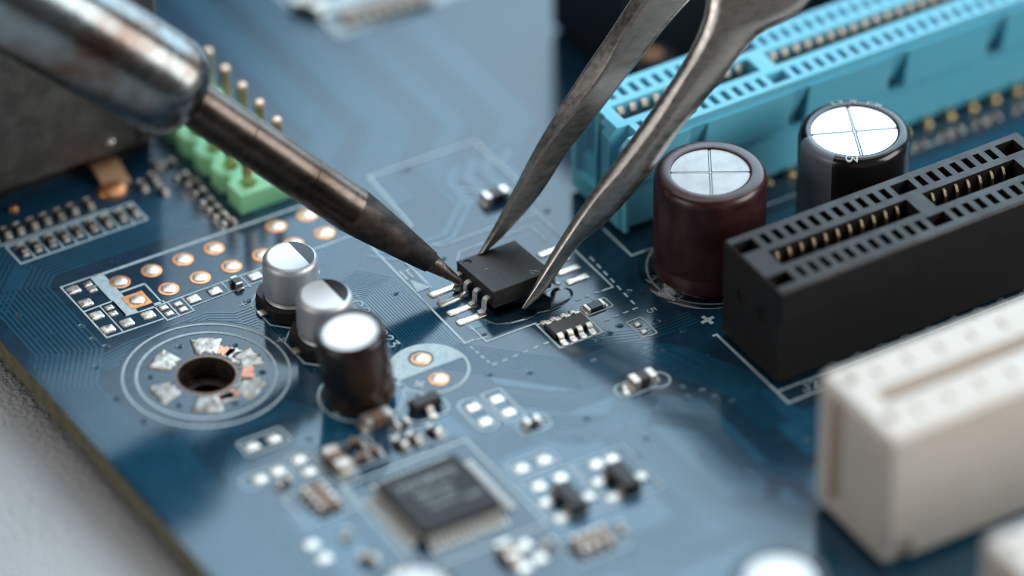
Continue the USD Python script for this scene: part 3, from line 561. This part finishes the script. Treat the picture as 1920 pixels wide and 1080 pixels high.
# black short slot
t, ox, pos, body, cut = card_slot('short_card_slot', 'short black plastic card slot with gold contacts, right of the brown capacitor', -31.15, 18, 'plastic_black', 'gold', 20, 32.85, 57.7)
dim = m3.Manifold.cylinder(0.3, 0.55, 0.55, 24).rotate((0, -90, 0))
obj('housing', (body - cut) - (dim.translate((0.12, 1.2, 4.9)) + dim.translate((0.12, -1.6, 5.1))) - bx(-1, 40, -4, -3.42, 0, 5.4), 'plastic_black', t)
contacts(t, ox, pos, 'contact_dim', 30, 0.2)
pinm = trimesh.util.concatenate([tm(cbx(-0.16, 0.16, -0.16, 0.16, 0.0, 0.75, 0.04)), dome(0.8, 0.7, 0.3)])
# blue long slot
t, ox, pos, body, cut = card_slot('long_card_slot', 'long sky blue plastic card slot running behind the two upright capacitors', -10.83, 62, 'plastic_blue', 'contact', 62, 33.05, 99.0)
endcut = m3.Manifold.batch_boolean([bx(-1, 0.75, 0.1, 2.9, 2.1, 9), bx(-1, 0.35, -0.55, 0.1, 2.1, 9), bx(-0.2, 0.18, -4, -2.95, -1, 9)], m3.OpType.Add)
chamf = m3.Manifold.cube((1.6, 8, 1.6)).rotate((0, 45, 0)).translate((-1.45, -4, 8.35))
body = (body - cut) - endcut - chamf - bx(0.5, 80, -4, -2.95, 0, 4.5) - bx(-1, 80, -4, -3.3, 7.62, 9)
w0 = []
for xk in (38.9, 47.6, 56.2, 64.9, 73.6, 82.3):
    x = xk - 33.05
    w0.append(m3.Manifold.hull_points(np.array([(x + a, y, z) for a, y, z in ((-0.2, -4, 7.75), (1.25, -4, 7.75), (-0.2, -3.58, 7.7), (1.25, -3.58, 7.7), (-0.75, -4, 4.2), (0.85, -4, 4.2), (-0.75, -2.6, 4.2), (0.85, -2.6, 4.2))])))
obj('housing', body - m3.Manifold.batch_boolean(w0, m3.OpType.Add), 'plastic_blue', t)
contacts(t, ox, pos, 'contact', 46)
for k in range(22): obj('solder_pin', move(pinm, (ox + 3 + 2.0 * k, -3.35 + 0.0, 0.0)), 'gold', t, smooth=40)
# white slots
def pci(name, label, x, cy, h=11.2, L=40, half=4.3):
    t = thing(name, label, 'card slot', (x, cy, 0))
    body = cbx(0, L, -half, half, 0.5, h, 0.35, 0.2)
    cut = [bx(1.95, L + 1, -0.75, 0.75, 2.0, h + 1), bx(-1, 1.2, 1.3, 2.75, 1.6, h - 0.9)]
    for s in (-1, 1):
        yc = 2.35 * s
        cut.append(m3.Manifold.cylinder(2, 0.5, 0.5, 20).translate((1.35, yc + 0.25, h - 1.2)))
        for k in range(14): cut.append(bx(3.3 + 1.27 * k * 2 - 0.16, 3.3 + 1.27 * k * 2 + 0.16, yc - 0.55, yc + 0.55, h - 0.8, h + 1))
    cut.append(bx(-1, 2, -half - 1, -half + 0.5, -1, 2.2))
    obj('housing', body - m3.Manifold.batch_boolean(cut, m3.OpType.Add), 'plastic_white', t)
    c = trimesh.util.concatenate([tm(cbx(-0.1, 0.1, -0.1, 0.1, h - 0.3, h + 0.2, 0.04)), ])
    for k in range(10): obj('contact', move(c, (0.9 + 1.95 * k, half - 0.42, 0)), 'tin', t)
    return t
pci('white_card_slot', 'blurred cream white plastic card slot in front of the short black slot', 28.0, -50.9)
pci('white_card_slot', 'blurred white card slot end cut off by the bottom right corner', 27.4, -70.7)

# ================================================================ round capacitors
def foil_top(t, r, z, groove=0.16, rot=0.0, cross=True, foil='aluminium_foil'):
    obj('foil_top', ext(Point(0, 0).buffer(r, 32), z - 0.3, z - 0.07), 'groove_shade' if cross else 'aluminium_foil', t)
    if cross:
        D = Point(0, 0).buffer(r, 40).difference(unary_union([affinity.rotate(sbox(-r - 1, -groove / 2, r + 1, groove / 2), a, origin=(0, 0)) for a in (rot, rot + 90)]).union(Point(0, 0).buffer(groove * 0.9)))
        for g in sorted(D.geoms, key=lambda g: math.atan2(g.centroid.y, g.centroid.x)): obj('vent_quarter', ext(g.buffer(-0.03, join_style=1).buffer(0.03), z - 0.09, z), foil, t)
        bars = unary_union([affinity.rotate(sbox(-r * 0.97, -groove * 0.22, r * 0.97, groove * 0.22), a, origin=(0, 0)) for a in (rot, rot + 90)])
        obj('vent_score', ext(bars, z - 0.09, z - 0.02), 'aluminium_groove', t)
    else: obj('vent_quarter', ext(Point(0, 0).buffer(r * 0.985, 40), z - 0.08, z), 'foil_whitened', t)
def sleeve_profile(r, h, lip):
    return [(0.0, 0.12), (r * 0.9, 0.12), (r * 0.99, 0.3), (r, 0.6), (r * 1.0, 1.05), (r * 0.965, 1.35), (r * 0.965, 1.6), (r, 1.95), (r, h - 0.75), (r * 0.985, h - 0.42), (r * 0.94, h - 0.13), (r * 0.87, h - 0.01), (lip + 0.22, h), (lip + 0.06, h - 0.06), (lip, h - 0.22), (lip - 0.05, h - 0.4)]
def radial(name, label, loc, r, h, lip, m, rot=20.0, lean=None, cross=True, groove=0.16, foil='aluminium_foil'):
    t = thing(name, label, 'capacitor', loc)
    if lean is not None: t.AddTransformOp().Set(Gf.Matrix4d(*map(float, np.block([[lean, np.zeros((3, 1))], [np.zeros((1, 3)), np.ones((1, 1))]]).ravel())))
    obj('sleeve', lathe(sleeve_profile(r, h, lip), 72), m, t, smooth=45)
    foil_top(t, lip + 0.02, h - 0.16, groove, rot, cross, foil)
    for s in (-1, 1): obj('lead', lathe([(0.25, 0.0), (0.25, 0.2)], 10).apply_translation((s * 1.2 * r / 4, 0, 0)), 'tin', t)
    return t
radial('upright_capacitor', 'dark brown glossy upright capacitor between the tweezers and the short black slot', (36.44, -20.4, 0), 4.0, 8.45, 2.76, 'sleeve_brown', rot=-31, foil='foil_dull', groove=0.22)
t = radial('upright_capacitor', 'black upright capacitor with grey stripe and bright silver cross-scored top', (47.8, -21.6, 0), 4.0, 8.45, 3.02, 'sleeve_black', rot=-24, groove=0.3)
pr = [(a + 0.012, b + (0.012 if b > 8 else 0)) for a, b in sleeve_profile(4.0, 8.45, 3.02)[3:14]]
obj('stripe', lathe(pr, 20, 163, 213), 'sleeve_grey', t, smooth=45)
def rimtext(s, ang, r, h, turn):
    m = lettering(s, 0, 0, h, 0, False, 0.02); v = np.array(m.vertices); v[:, 0] -= (v[:, 0].min() + v[:, 0].max()) / 2; v[:, 1] -= h / 2; m = trimesh.Trimesh(v, m.faces, process=False)
    m = move(spin(m, ang + turn), (r * math.cos(math.radians(ang)), r * math.sin(math.radians(ang)), 0))
    v = np.array(m.vertices); top = np.array(sleeve_profile(4.0, 8.45, 3.02)[8:13])[::-1]
    v[:, 2] = np.interp(np.hypot(v[:, 0], v[:, 1]), top[:, 0], top[:, 1]) + np.where(v[:, 2] > 0.01, 0.06, -0.02); return trimesh.Trimesh(v, m.faces, process=False)
obj('printed_mark', [rimtext(c_, a, 3.5, h_, q_) for c_, a, h_, q_ in (('3', -127, 0.85, 0), ('W', 28, 0.5, 90), ('J', 38, 0.5, 90), ('D', 58, 0.5, 90), ('6', 73, 0.5, 90), ('1', 82, 0.5, 90))], 'print_white', t)
obj('printed_mark', lathe([(4.02, 7.0), (4.02, 7.72), (3.97, 8.0)], 10, 219, 234), 'print_white', t) if False else None
lean = np.array([[0.9915, 0, 0.0], [0, 1, 0], [0, 0, 1.0]])
a = math.radians(-7.2); lean = np.array([[math.cos(a), 0, -math.sin(a)], [0, 1, 0], [math.sin(a), 0, math.cos(a)]])
radial('small_capacitor', 'small leaning black capacitor with a blank white top in front of the silver cans', (7.98, -20.27, 0.05), 2.5, 6.0, 1.92, 'sleeve_amber_glints', lean=lean, cross=False)
radial('small_capacitor', 'black capacitor with silver top at the bottom edge, left of the white slot', (16.3, -59.9, 0), 3.1, 8.1, 2.2, 'sleeve_black', cross=False)
radial('small_capacitor', 'silver-topped capacitor cut off by the bottom edge below the square chip', (-4.0, -48.4, 0), 2.7, 8.0, 1.9, 'sleeve_black', cross=False)

def smd_can(name, label, loc):
    t = thing(name, label, 'capacitor', loc)
    s = 2.15
    base = Polygon([(-s, -s + 0.75), (-s + 0.75, -s), (s, -s), (s, s), (-s + 0.75, s), (-s, s - 0.75)])
    b = ext(base, 0.08, 0.42); lip = ext(base.buffer(-0.04).difference(Point(0, 0).buffer(1.93, 30)), 0.40, 0.95)
    obj('base', [b, lip], 'plastic_black', t)
    obj('can', lathe([(1.80, 0.40), (1.93, 0.55), (1.95, 0.85), (1.90, 1.02), (1.78, 1.10), (1.78, 1.20), (1.93, 1.32), (1.98, 1.5), (1.98, 3.72), (1.955, 3.92), (1.86, 4.10), (1.70, 4.19), (1.58, 4.205)], 72), 'aluminium', t, smooth=45)
    D = Point(0, 0).buffer(1.62, 48); seg = D.intersection(sbox(0.72, -3, 3, 3))
    obj('can_top', ext(D, 4.0, 4.20), 'aluminium_top', t)
    obj('polarity_mark', ext(Point(0, 0).buffer(1.70, 48).intersection(sbox(0.72, -3, 3, 3)), 4.19, 4.212), 'top_print', t)
    for q in (-1, 1): obj('pin', cbx(-0.36 + q * 2.35, 0.36 + q * 2.35, -0.34, 0.34, 0.03, 0.22, 0.05), 'solder_bright', t)
    return t
c0 = smd_can('silver_can_capacitor', 'silver metal can capacitor with a black-marked top, rear one beside the copper ringed holes', (9.1, -8.62, 0))
dup(c0, (8.95, -13.66, 0), 0, 'silver_can_capacitor', 'silver metal can capacitor behind the leaning black capacitor')

# ================================================================ green pin header
t = thing('pin_header', 'green plastic pin header with tall copper pins behind the soldering iron', 'pin header', (13.75, 8.7, 0))
sc = sbox(-2.55, -6.35, 2.55, 6.35)
for k in range(1, 5):
    y = -6.35 + 2.54 * k
    for s in (-1, 1): sc = sc.difference(Polygon([(s * 2.7, y - 0.75), (s * 2.0, y - 0.18), (s * 2.0, y + 0.18), (s * 2.7, y + 0.75)]))
hb = m3.Manifold.batch_boolean([mf(ext(sc, 0.1, 1.75))], m3.OpType.Add)
obj('strip', hb - m3.Manifold.batch_boolean([m3.Manifold.cylinder(0.5, 0.62, 0.7, 12).translate((x, -5.08 + 2.54 * k, 1.35)) for x in (-1.27, 1.27) for k in range(5)], m3.OpType.Add), 'plastic_green', t)
for x, hh in ((-1.27, 6.1), (1.27, 6.3)):
    for k in range(5):
        y = -5.08 + 2.54 * k
        p = obj('pin', cbx(x - 0.32, x + 0.32, y - 0.32, y + 0.32, 0.2, hh, 0.12), 'gold', t)
        obj('pin_end', lathe([(0.36, hh - 0.25), (0.36, hh + 0.02), (0.28, hh + 0.14), (0.0, hh + 0.18)], 16).apply_translation((x, y, 0)), 'pin_tip', p, smooth=40)

# ================================================================ shielded connector, top left
t = thing('shielded_connector', 'tall dark metal shielded connector block behind the soldering iron barrel', 'connector', (-3.0, 12.2, 0))
obj('shell', cbx(-14, 13.2, 0.0, 16.0, 1.35, 17.0, 0.25), 'shield_steel', t)
obj('seam', bx(11.05, 11.35, -0.04, 0.02, 1.4, 16.6), 'dark_plastic', t)
obj('foot', bx(-13.6, 12.9, 1.3, 15.6, 0.0, 1.36), 'dark_plastic', t)
tab = strip([(0.4, 0.95), (-0.3, 0.9), (-0.9, 0.6), (-1.6, 0.3), (-2.1, 0.06)], 2.1, 0.22, 'y')
obj('ground_tab', move(tab, (8.3, -0.1, 0)), 'tab_copper', t, smooth=40)
obj('tab_solder', dome(2.3, 1.7, 0.55, 7.7, -2.3, 0.0, 0.48), 'copper', t, smooth=True)
obj('rivet', lathe([(0.34, 0.0), (0.36, 0.25), (0.0, 0.36)], 16).apply_transform(trimesh.transformations.rotation_matrix(math.pi / 2, (1, 0, 0))).apply_translation((8.9, -0.02, 2.55)), 'tin', t, smooth=True)
obj('rivet', dome(0.7, 0.7, 0.35, 0.6, -0.55, 0.0, 0.48), 'copper', t, smooth=True)

# ================================================================ dark parts at the top right
t = thing('black_connector', 'large blurred black connector block at the top edge behind the blue slot', 'connector', (42.6, 1.6, 0))
obj('housing', cbx(0, 34, 0, 9.5, 0.2, 12.5, 0.4), 'dark_plastic', t)
obj('red_insert', cbx(3.5, 8.0, -0.25, 0.1, 8.2, 10.6, 0.08), 'ceramic_tan', t, label='dull brown insert in the black front')
t = thing('dark_coil', 'blurred dark coil with a brown end in front of the black connector', 'coil', (43.6, -1.4, 0))
obj('body', lathe([(0.0, 0.0), (1.7, 0.0), (1.8, 0.3), (1.8, 4.3), (1.6, 4.6), (0.0, 4.6)], 32), 'resistor_black', t, smooth=40)
obj('end_face', lathe([(0.95, 4.58), (0.9, 4.72), (0.0, 4.74)], 24), 'tab_copper', t, smooth=40)

# ================================================================ small chips
def chip_part(name, label, cat, x, y, L, W, H, body, ends='solder_bright', rz=0, frac=0.24, group=None):
    """A two-ended chip part lying along x: body, two metal ends, each with its solder fillet."""
    t = thing(name, label, cat, (x, y, 0.03), rz, group)
    e = L * frac
    obj('body', cbx(-L / 2 + e, L / 2 - e, -W / 2 + 0.012, W / 2 - 0.012, 0.0, H - 0.012, 0.03), body, t)
    for s in (-1, 1):
        cap = tm(cbx(min(s * (L / 2 - e), s * L / 2), max(s * (L / 2 - e), s * L / 2), -W / 2, W / 2, 0.0, H, 0.05))
        fil = move(dome(0.22 * max(W, 0.4) + 0.2, W * 1.08, H * 0.35, 0, 0, 0, 0.3), (s * (L / 2 + 0.03), 0, -0.01))
        obj('terminal', [cap, fil], ends, t, smooth=35)
    return t
chip_part('chip_resistor', 'tiny black chip resistor with silver ends right of the lifted chip', 'resistor', 26.98, -20.25, 1.55, 0.75, 0.34, 'resistor_black', frac=0.2)
chip_part('chip_capacitor', 'tiny dark chip capacitor in the outlined row under the copper ringed holes', 'capacitor', 6.83, -4.72, 1.1, 0.55, 0.5, 'resistor_black', rz=90)
chip_part('chip_diode', 'brown chip diode with bright silver ends beside a white ring, left of the black slot', 'diode', 25.25, -29.3, 1.9, 0.95, 0.75, 'ceramic_dark', rz=0, frac=0.3)
chip_part('chip_capacitor', 'dark chip capacitor in a rounded outline below the two pairs of bright pads', 'capacitor', 16.3, -29.27, 1.15, 0.6, 0.55, 'ceramic_dark', frac=0.34)
chip_part('chip_capacitor', 'chip capacitor partly behind the far tweezer arm above the lifted chip', 'capacitor', 27.75, -5.55, 2.0, 0.95, 0.75, 'ceramic_dark', frac=0.27)
chip_part('chip_capacitor', 'brown chip capacitor in front of the foot of the leaning black capacitor', 'capacitor', 7.3, -23.55, 2.2, 1.0, 0.85, 'ceramic_tan', frac=0.26)
chip_part('chip_capacitor', 'pale brown chip capacitor with one long silver end, left of the square chip corner', 'capacitor', 2.7, -26.1, 2.4, 1.1, 0.9, 'ceramic_tan', rz=90, frac=0.28)
for x, y, rz, lab in ((8.58, -24.78, 15, 'small dark chip capacitor touching the brown chip right of the leaning capacitor'), (8.5, -26.53, -70, 'small dark chip capacitor above the top corner of the square chip, middle one of three'), (7.45, -26.5, -70, 'small dark chip capacitor above the square chip, leftmost one of three'), (10.12, -26.5, -70, 'small dark chip capacitor above the square chip, rightmost one of three'),
                      (4.9, -24.85, -40, 'small brown chip capacitor in the dark patch behind the square chip, rear one'), (4.45, -26.5, -20, 'small brown chip capacitor in the dark patch, nearest to the pale brown chip'), (5.45, -26.2, -40, 'small brown chip capacitor in the dark patch, nearest to the square chip legs')):
    chip_part('chip_capacitor', lab, 'capacitor', x, y, 1.05, 0.55, 0.5, 'ceramic_tan' if 'brown' in lab.split(',')[0] and 'dark chip' not in lab else 'ceramic_dark', ends='solder', rz=rz)
chip_part('chip_capacitor', 'faint grey chip capacitor between two silver pads at the lower left', 'capacitor', -1.35, -25.9, 1.0, 0.5, 0.45, 'ceramic_dark', rz=15)
chip_part('chip_resistor', 'blurred dark chip resistor ringed by pale print at the lower left', 'resistor', -0.6, -33.1, 0.9, 0.55, 0.45, 'resistor_black', rz=45)
chip_part('chip_resistor', 'blurred brown chip resistor left of the bottom corner of the square chip', 'resistor', -0.6, -36.0, 1.2, 0.6, 0.5, 'ceramic_tan', rz=-50)
chip_part('chip_resistor', 'blurred reddish chip resistor at the bottom edge beside a silver capacitor top', 'resistor', 0.8, -38.3, 1.3, 0.7, 0.5, 'ceramic_tan', rz=-40)
chip_part('chip_capacitor', 'blurred brown chip capacitor beside silver pads at the bottom, right of the square chip', 'capacitor', 7.5, -40.6, 1.7, 1.0, 0.8, 'ceramic_tan', rz=90)
chip_part('chip_resistor', 'faint grey chip resistor between the bottom silver pads and the resistor array', 'resistor', 10.4, -41.0, 1.0, 0.5, 0.4, 'resistor_black', rz=20)
chip_part('chip_resistor', 'small blurred resistor at the right end of the lower resistor array', 'resistor', 15.5, -42.1, 0.9, 0.5, 0.4, 'ceramic_dark', rz=80)
chip_part('chip_capacitor', 'pale blurred chip capacitor at the top edge right of the dark connector', 'capacitor', 28.4, 22.6, 2.4, 1.4, 0.9, 'ceramic_tan', rz=-60, frac=0.35)

def array(name, label, x, y, rz, n, pitch, W):
    t = thing(name, label, 'resistor array', (x, y, 0.03), rz)
    L = n * pitch
    obj('body', cbx(-L / 2, L / 2, -W / 2, W / 2, 0.02, 0.52, 0.04), 'ceramic_tan', t)
    for k in range(n):
        for s in (-1, 1):
            u = -L / 2 + pitch * (k + 0.5)
            obj('terminal', [cbx(u - pitch * 0.3, u + pitch * 0.3, min(s * W * 0.34, s * W * 0.53), max(s * W * 0.34, s * W * 0.53), 0.0, 0.55, 0.04), dome(pitch * 0.5, 0.45, 0.14, u, s * (W / 2 + 0.15), 0, 0.3)], 'solder', t, smooth=35)
    return t
array('resistor_array', 'blurred brown resistor array with four pairs of ends at the lower left', -0.1, -28.8, 90, 4, 0.72, 1.5)
array('resistor_array', 'blurred brown resistor array below the two black three-legged transistors', 13.05, -42.3, 0, 4, 0.72, 1.5)
array('resistor_array', 'very blurred pale resistor array at the top edge of the board', 33.2, 19.6, -6, 8, 0.9, 1.8)

def sot(name, label, cat, x, y, L, W, H, nl, nr, pitch, rz=0, body='epoxy', tips='solder_bright', lw=0.42, reach=0.62, sh=0.5):
    """Small moulded part lying along y with nl legs on its left and nr on its right."""
    t = thing(name, label, cat, (x, y, 0.0), rz)
    obj('body', cbx(-W / 2, W / 2, -L / 2, L / 2, 0.1, H, 0.1, 0.06), body, t)
    for s, n in ((-1, nl), (1, nr)):
        for k in range(n):
            q = (k - (n - 1) / 2) * pitch * (1 if n != 2 or max(nl, nr) < 3 else 2)
            w = W / 2
            leg = strip([(s * (w - 0.1), H * sh), (s * (w + 0.12), H * sh), (s * (w + 0.24), H * sh * 0.64), (s * (w + 0.30), 0.12), (s * (w + 0.42), 0.07), (s * (w + reach), 0.06)], lw, 0.12, 'x')
            obj('leg', [move(leg, (0, q, 0)), dome(reach * 0.75, lw * 1.35, 0.12, s * (w + reach * 0.85), q, 0.02, 0.35)], tips, t, smooth=40)
    return t
sot('eight_legged_package', 'small brown-black package with four legs a side inside a white outline, below the lifted chip', 'chip', 24.2, -21.28, 3.0, 1.45, 0.45, 4, 4, 0.78, rz=90, body='epoxy_brown', lw=0.40, reach=0.78, sh=0.95)
sot('transistor', 'blurred black three-legged transistor, the one nearer to the square chip', 'transistor', 14.0, -37.95, 2.9, 1.3, 1.0, 2, 1, 1.95, lw=0.6, reach=1.0)
sot('transistor', 'blurred black three-legged transistor further right, beside the open blue field', 'transistor', 18.2, -37.95, 2.9, 1.3, 1.0, 2, 1, 1.95, lw=0.6, reach=1.0)
sot('transistor', 'small dark transistor right of the leaning capacitor foot with bright silver legs', 'transistor', 11.05, -23.75, 2.2, 1.0, 0.9, 1, 2, 1.0, rz=90, lw=0.5, reach=0.75)

# square chip with legs on four sides
t = thing('square_chip', 'square grey-black chip with fine legs on all four sides and faint printing', 'chip', (6.45, -33.45, 0))
up = cbx(-3.12, 3.12, -3.12, 3.12, 0.62, 1.12, 0.09); P = [(3.12 * s * a, 3.12 * s * b, z) for s, z in ((1, 0.64), (0.95, 0.14)) for a in (-1, 1) for b in (-1, 1)]
obj('body', up + m3.Manifold.hull_points(np.array(P)), 'epoxy_grey', t)
leg = strip([(3.05, 0.6), (3.32, 0.6), (3.46, 0.5), (3.56, 0.2), (3.70, 0.09), (4.25, 0.06)], 0.2, 0.12, 'x')
for k in range(4):
    for i in range(14): obj('leg', spin(move(leg, (0, (i - 6.5) * 0.43, 0)), 90 * k), 'lead_tin', t)
r2 = random.Random(11)
def scribble(x, y, w, h, n):
    """A row of faint printed characters that the blur leaves unreadable: strokes of a letter's size."""
    out = []; cw = w / n
    for k in range(n):
        u = x + k * cw
        out += [sbox(u, y, u + cw * 0.16, y + h), sbox(u, y + h * r2.choice((0, 0.44, 0.86)), u + cw * 0.66, y + h * 0.12 + h * r2.choice((0.0, 0.44, 0.86)) if False else u * 0 + y + h)] if r2.random() < 0.12 else [sbox(u, y, u + cw * 0.16, y + h), sbox(u, y + h * 0.86, u + cw * 0.66, y + h), sbox(u + cw * 0.5, y + h * r2.choice((0, 0.45)), u + cw * 0.66, y + h)]
    return ext(unary_union(out), 1.12, 1.128)
obj('printed_text', [scribble(-2.2, 1.2, 4.5, 0.75, 8), scribble(-1.6, 0.2, 3.0, 0.45, 8), scribble(-1.5, -0.6, 2.6, 0.45, 7), scribble(-1.3, -1.4, 2.2, 0.45, 6), scribble(1.1, -1.6, 1.5, 0.5, 5)], 'ink_grey', t)

# rows of chip parts at the left edge and beside the pin header
ORD = ['first', 'second', 'third', 'fourth', 'fifth', 'sixth', 'seventh', 'eighth', 'ninth', 'tenth', 'eleventh', 'twelfth']
g = 'chip capacitors in the outlined row'
first = chip_part('row_capacitor', 'tiny dark chip capacitor, first from the left in the white-outlined row at the left edge', 'capacitor', -4.2, 6.8, 1.0, 0.5, 0.42, 'ceramic_dark', ends='solder', rz=90, group=g)
for k, x in enumerate((-3.16, -2.0, -0.9, 0.15, 1.35, 2.55, 3.7, 4.78)):
    dup(first, (x, 6.8, 0.03), 90, 'row_capacitor', f'tiny dark chip capacitor, {ORD[k + 1]} from the left in the white-outlined row at the left edge', g)
for k, x in enumerate((-5.3, -4.25, -3.23, -2.11, -1.07, 0.04, 1.16, 2.45)):
    dup(first, (x, 9.3, 0.03), 90, 'row_capacitor', f'tiny dark chip capacitor, {ORD[k]} from the left in the rear row below the connector block', 'chip capacitors in the rear row by the connector')
for x, y, rz, lab in ((6.8, 9.2, 90, 'tiny chip capacitor nearest to the copper solder tab, right of it'), (7.95, 9.6, 90, 'tiny chip capacitor right of the copper tab, rear one of the loose three'), (7.8, 7.9, 90, 'tiny chip capacitor right of the copper tab, front one of the loose three'), (8.9, 10.9, 90, 'tiny chip capacitor in the dark under the connector corner')):
    dup(first, (x, y, 0.03), rz, 'row_capacitor', lab, 'chip capacitors beside the copper tab')
for k, (x, y) in enumerate(((9.85, 1.9), (9.75, 2.9), (9.75, 3.9), (9.8, 4.9), (9.85, 6.2), (10.0, 7.4), (9.75, 8.6), (9.7, 10.6))):
    dup(first, (x, y, 0.03), 10, 'row_capacitor', f'tiny dark chip capacitor along the green header, {ORD[k]} from its near end', 'chip capacitors beside the green header')
for k, x in enumerate((57.4, 59.6, 60.7, 62.7, 63.9, 66.4)):
    dup(first, (x, -16.15, 0.03), 0, 'row_capacitor', f'tiny blurred chip capacitor in front of the blue slot, {ORD[k]} from the left', 'chip capacitors in front of the blue slot')
dup(first, (40.9, -26.0, 0.03), 0, 'row_capacitor', 'tiny silver-ended chip capacitor peeking out between the brown capacitor and the short slot', 'chip capacitors in front of the blue slot')

# dust on the solder mask
r4 = random.Random(21); specks = []
for _ in range(420):
    x, y = r4.uniform(-9.5, 31), r4.uniform(-32, 4); q = r4.uniform(0.012, 0.035)
    specks.append(trimesh.Trimesh(np.array([(x + q, y, ZC), (x - q * 0.6, y + q, ZC), (x - q * 0.5, y - q, ZC), (x, y, ZC + q * 1.2)]), np.array([(0, 1, 3), (1, 2, 3), (2, 0, 3)]), process=False))
obj('dust', specks, 'silk', None, kind='stuff', label='fine pale dust specks lying on the dark blue circuit board', category='dust')
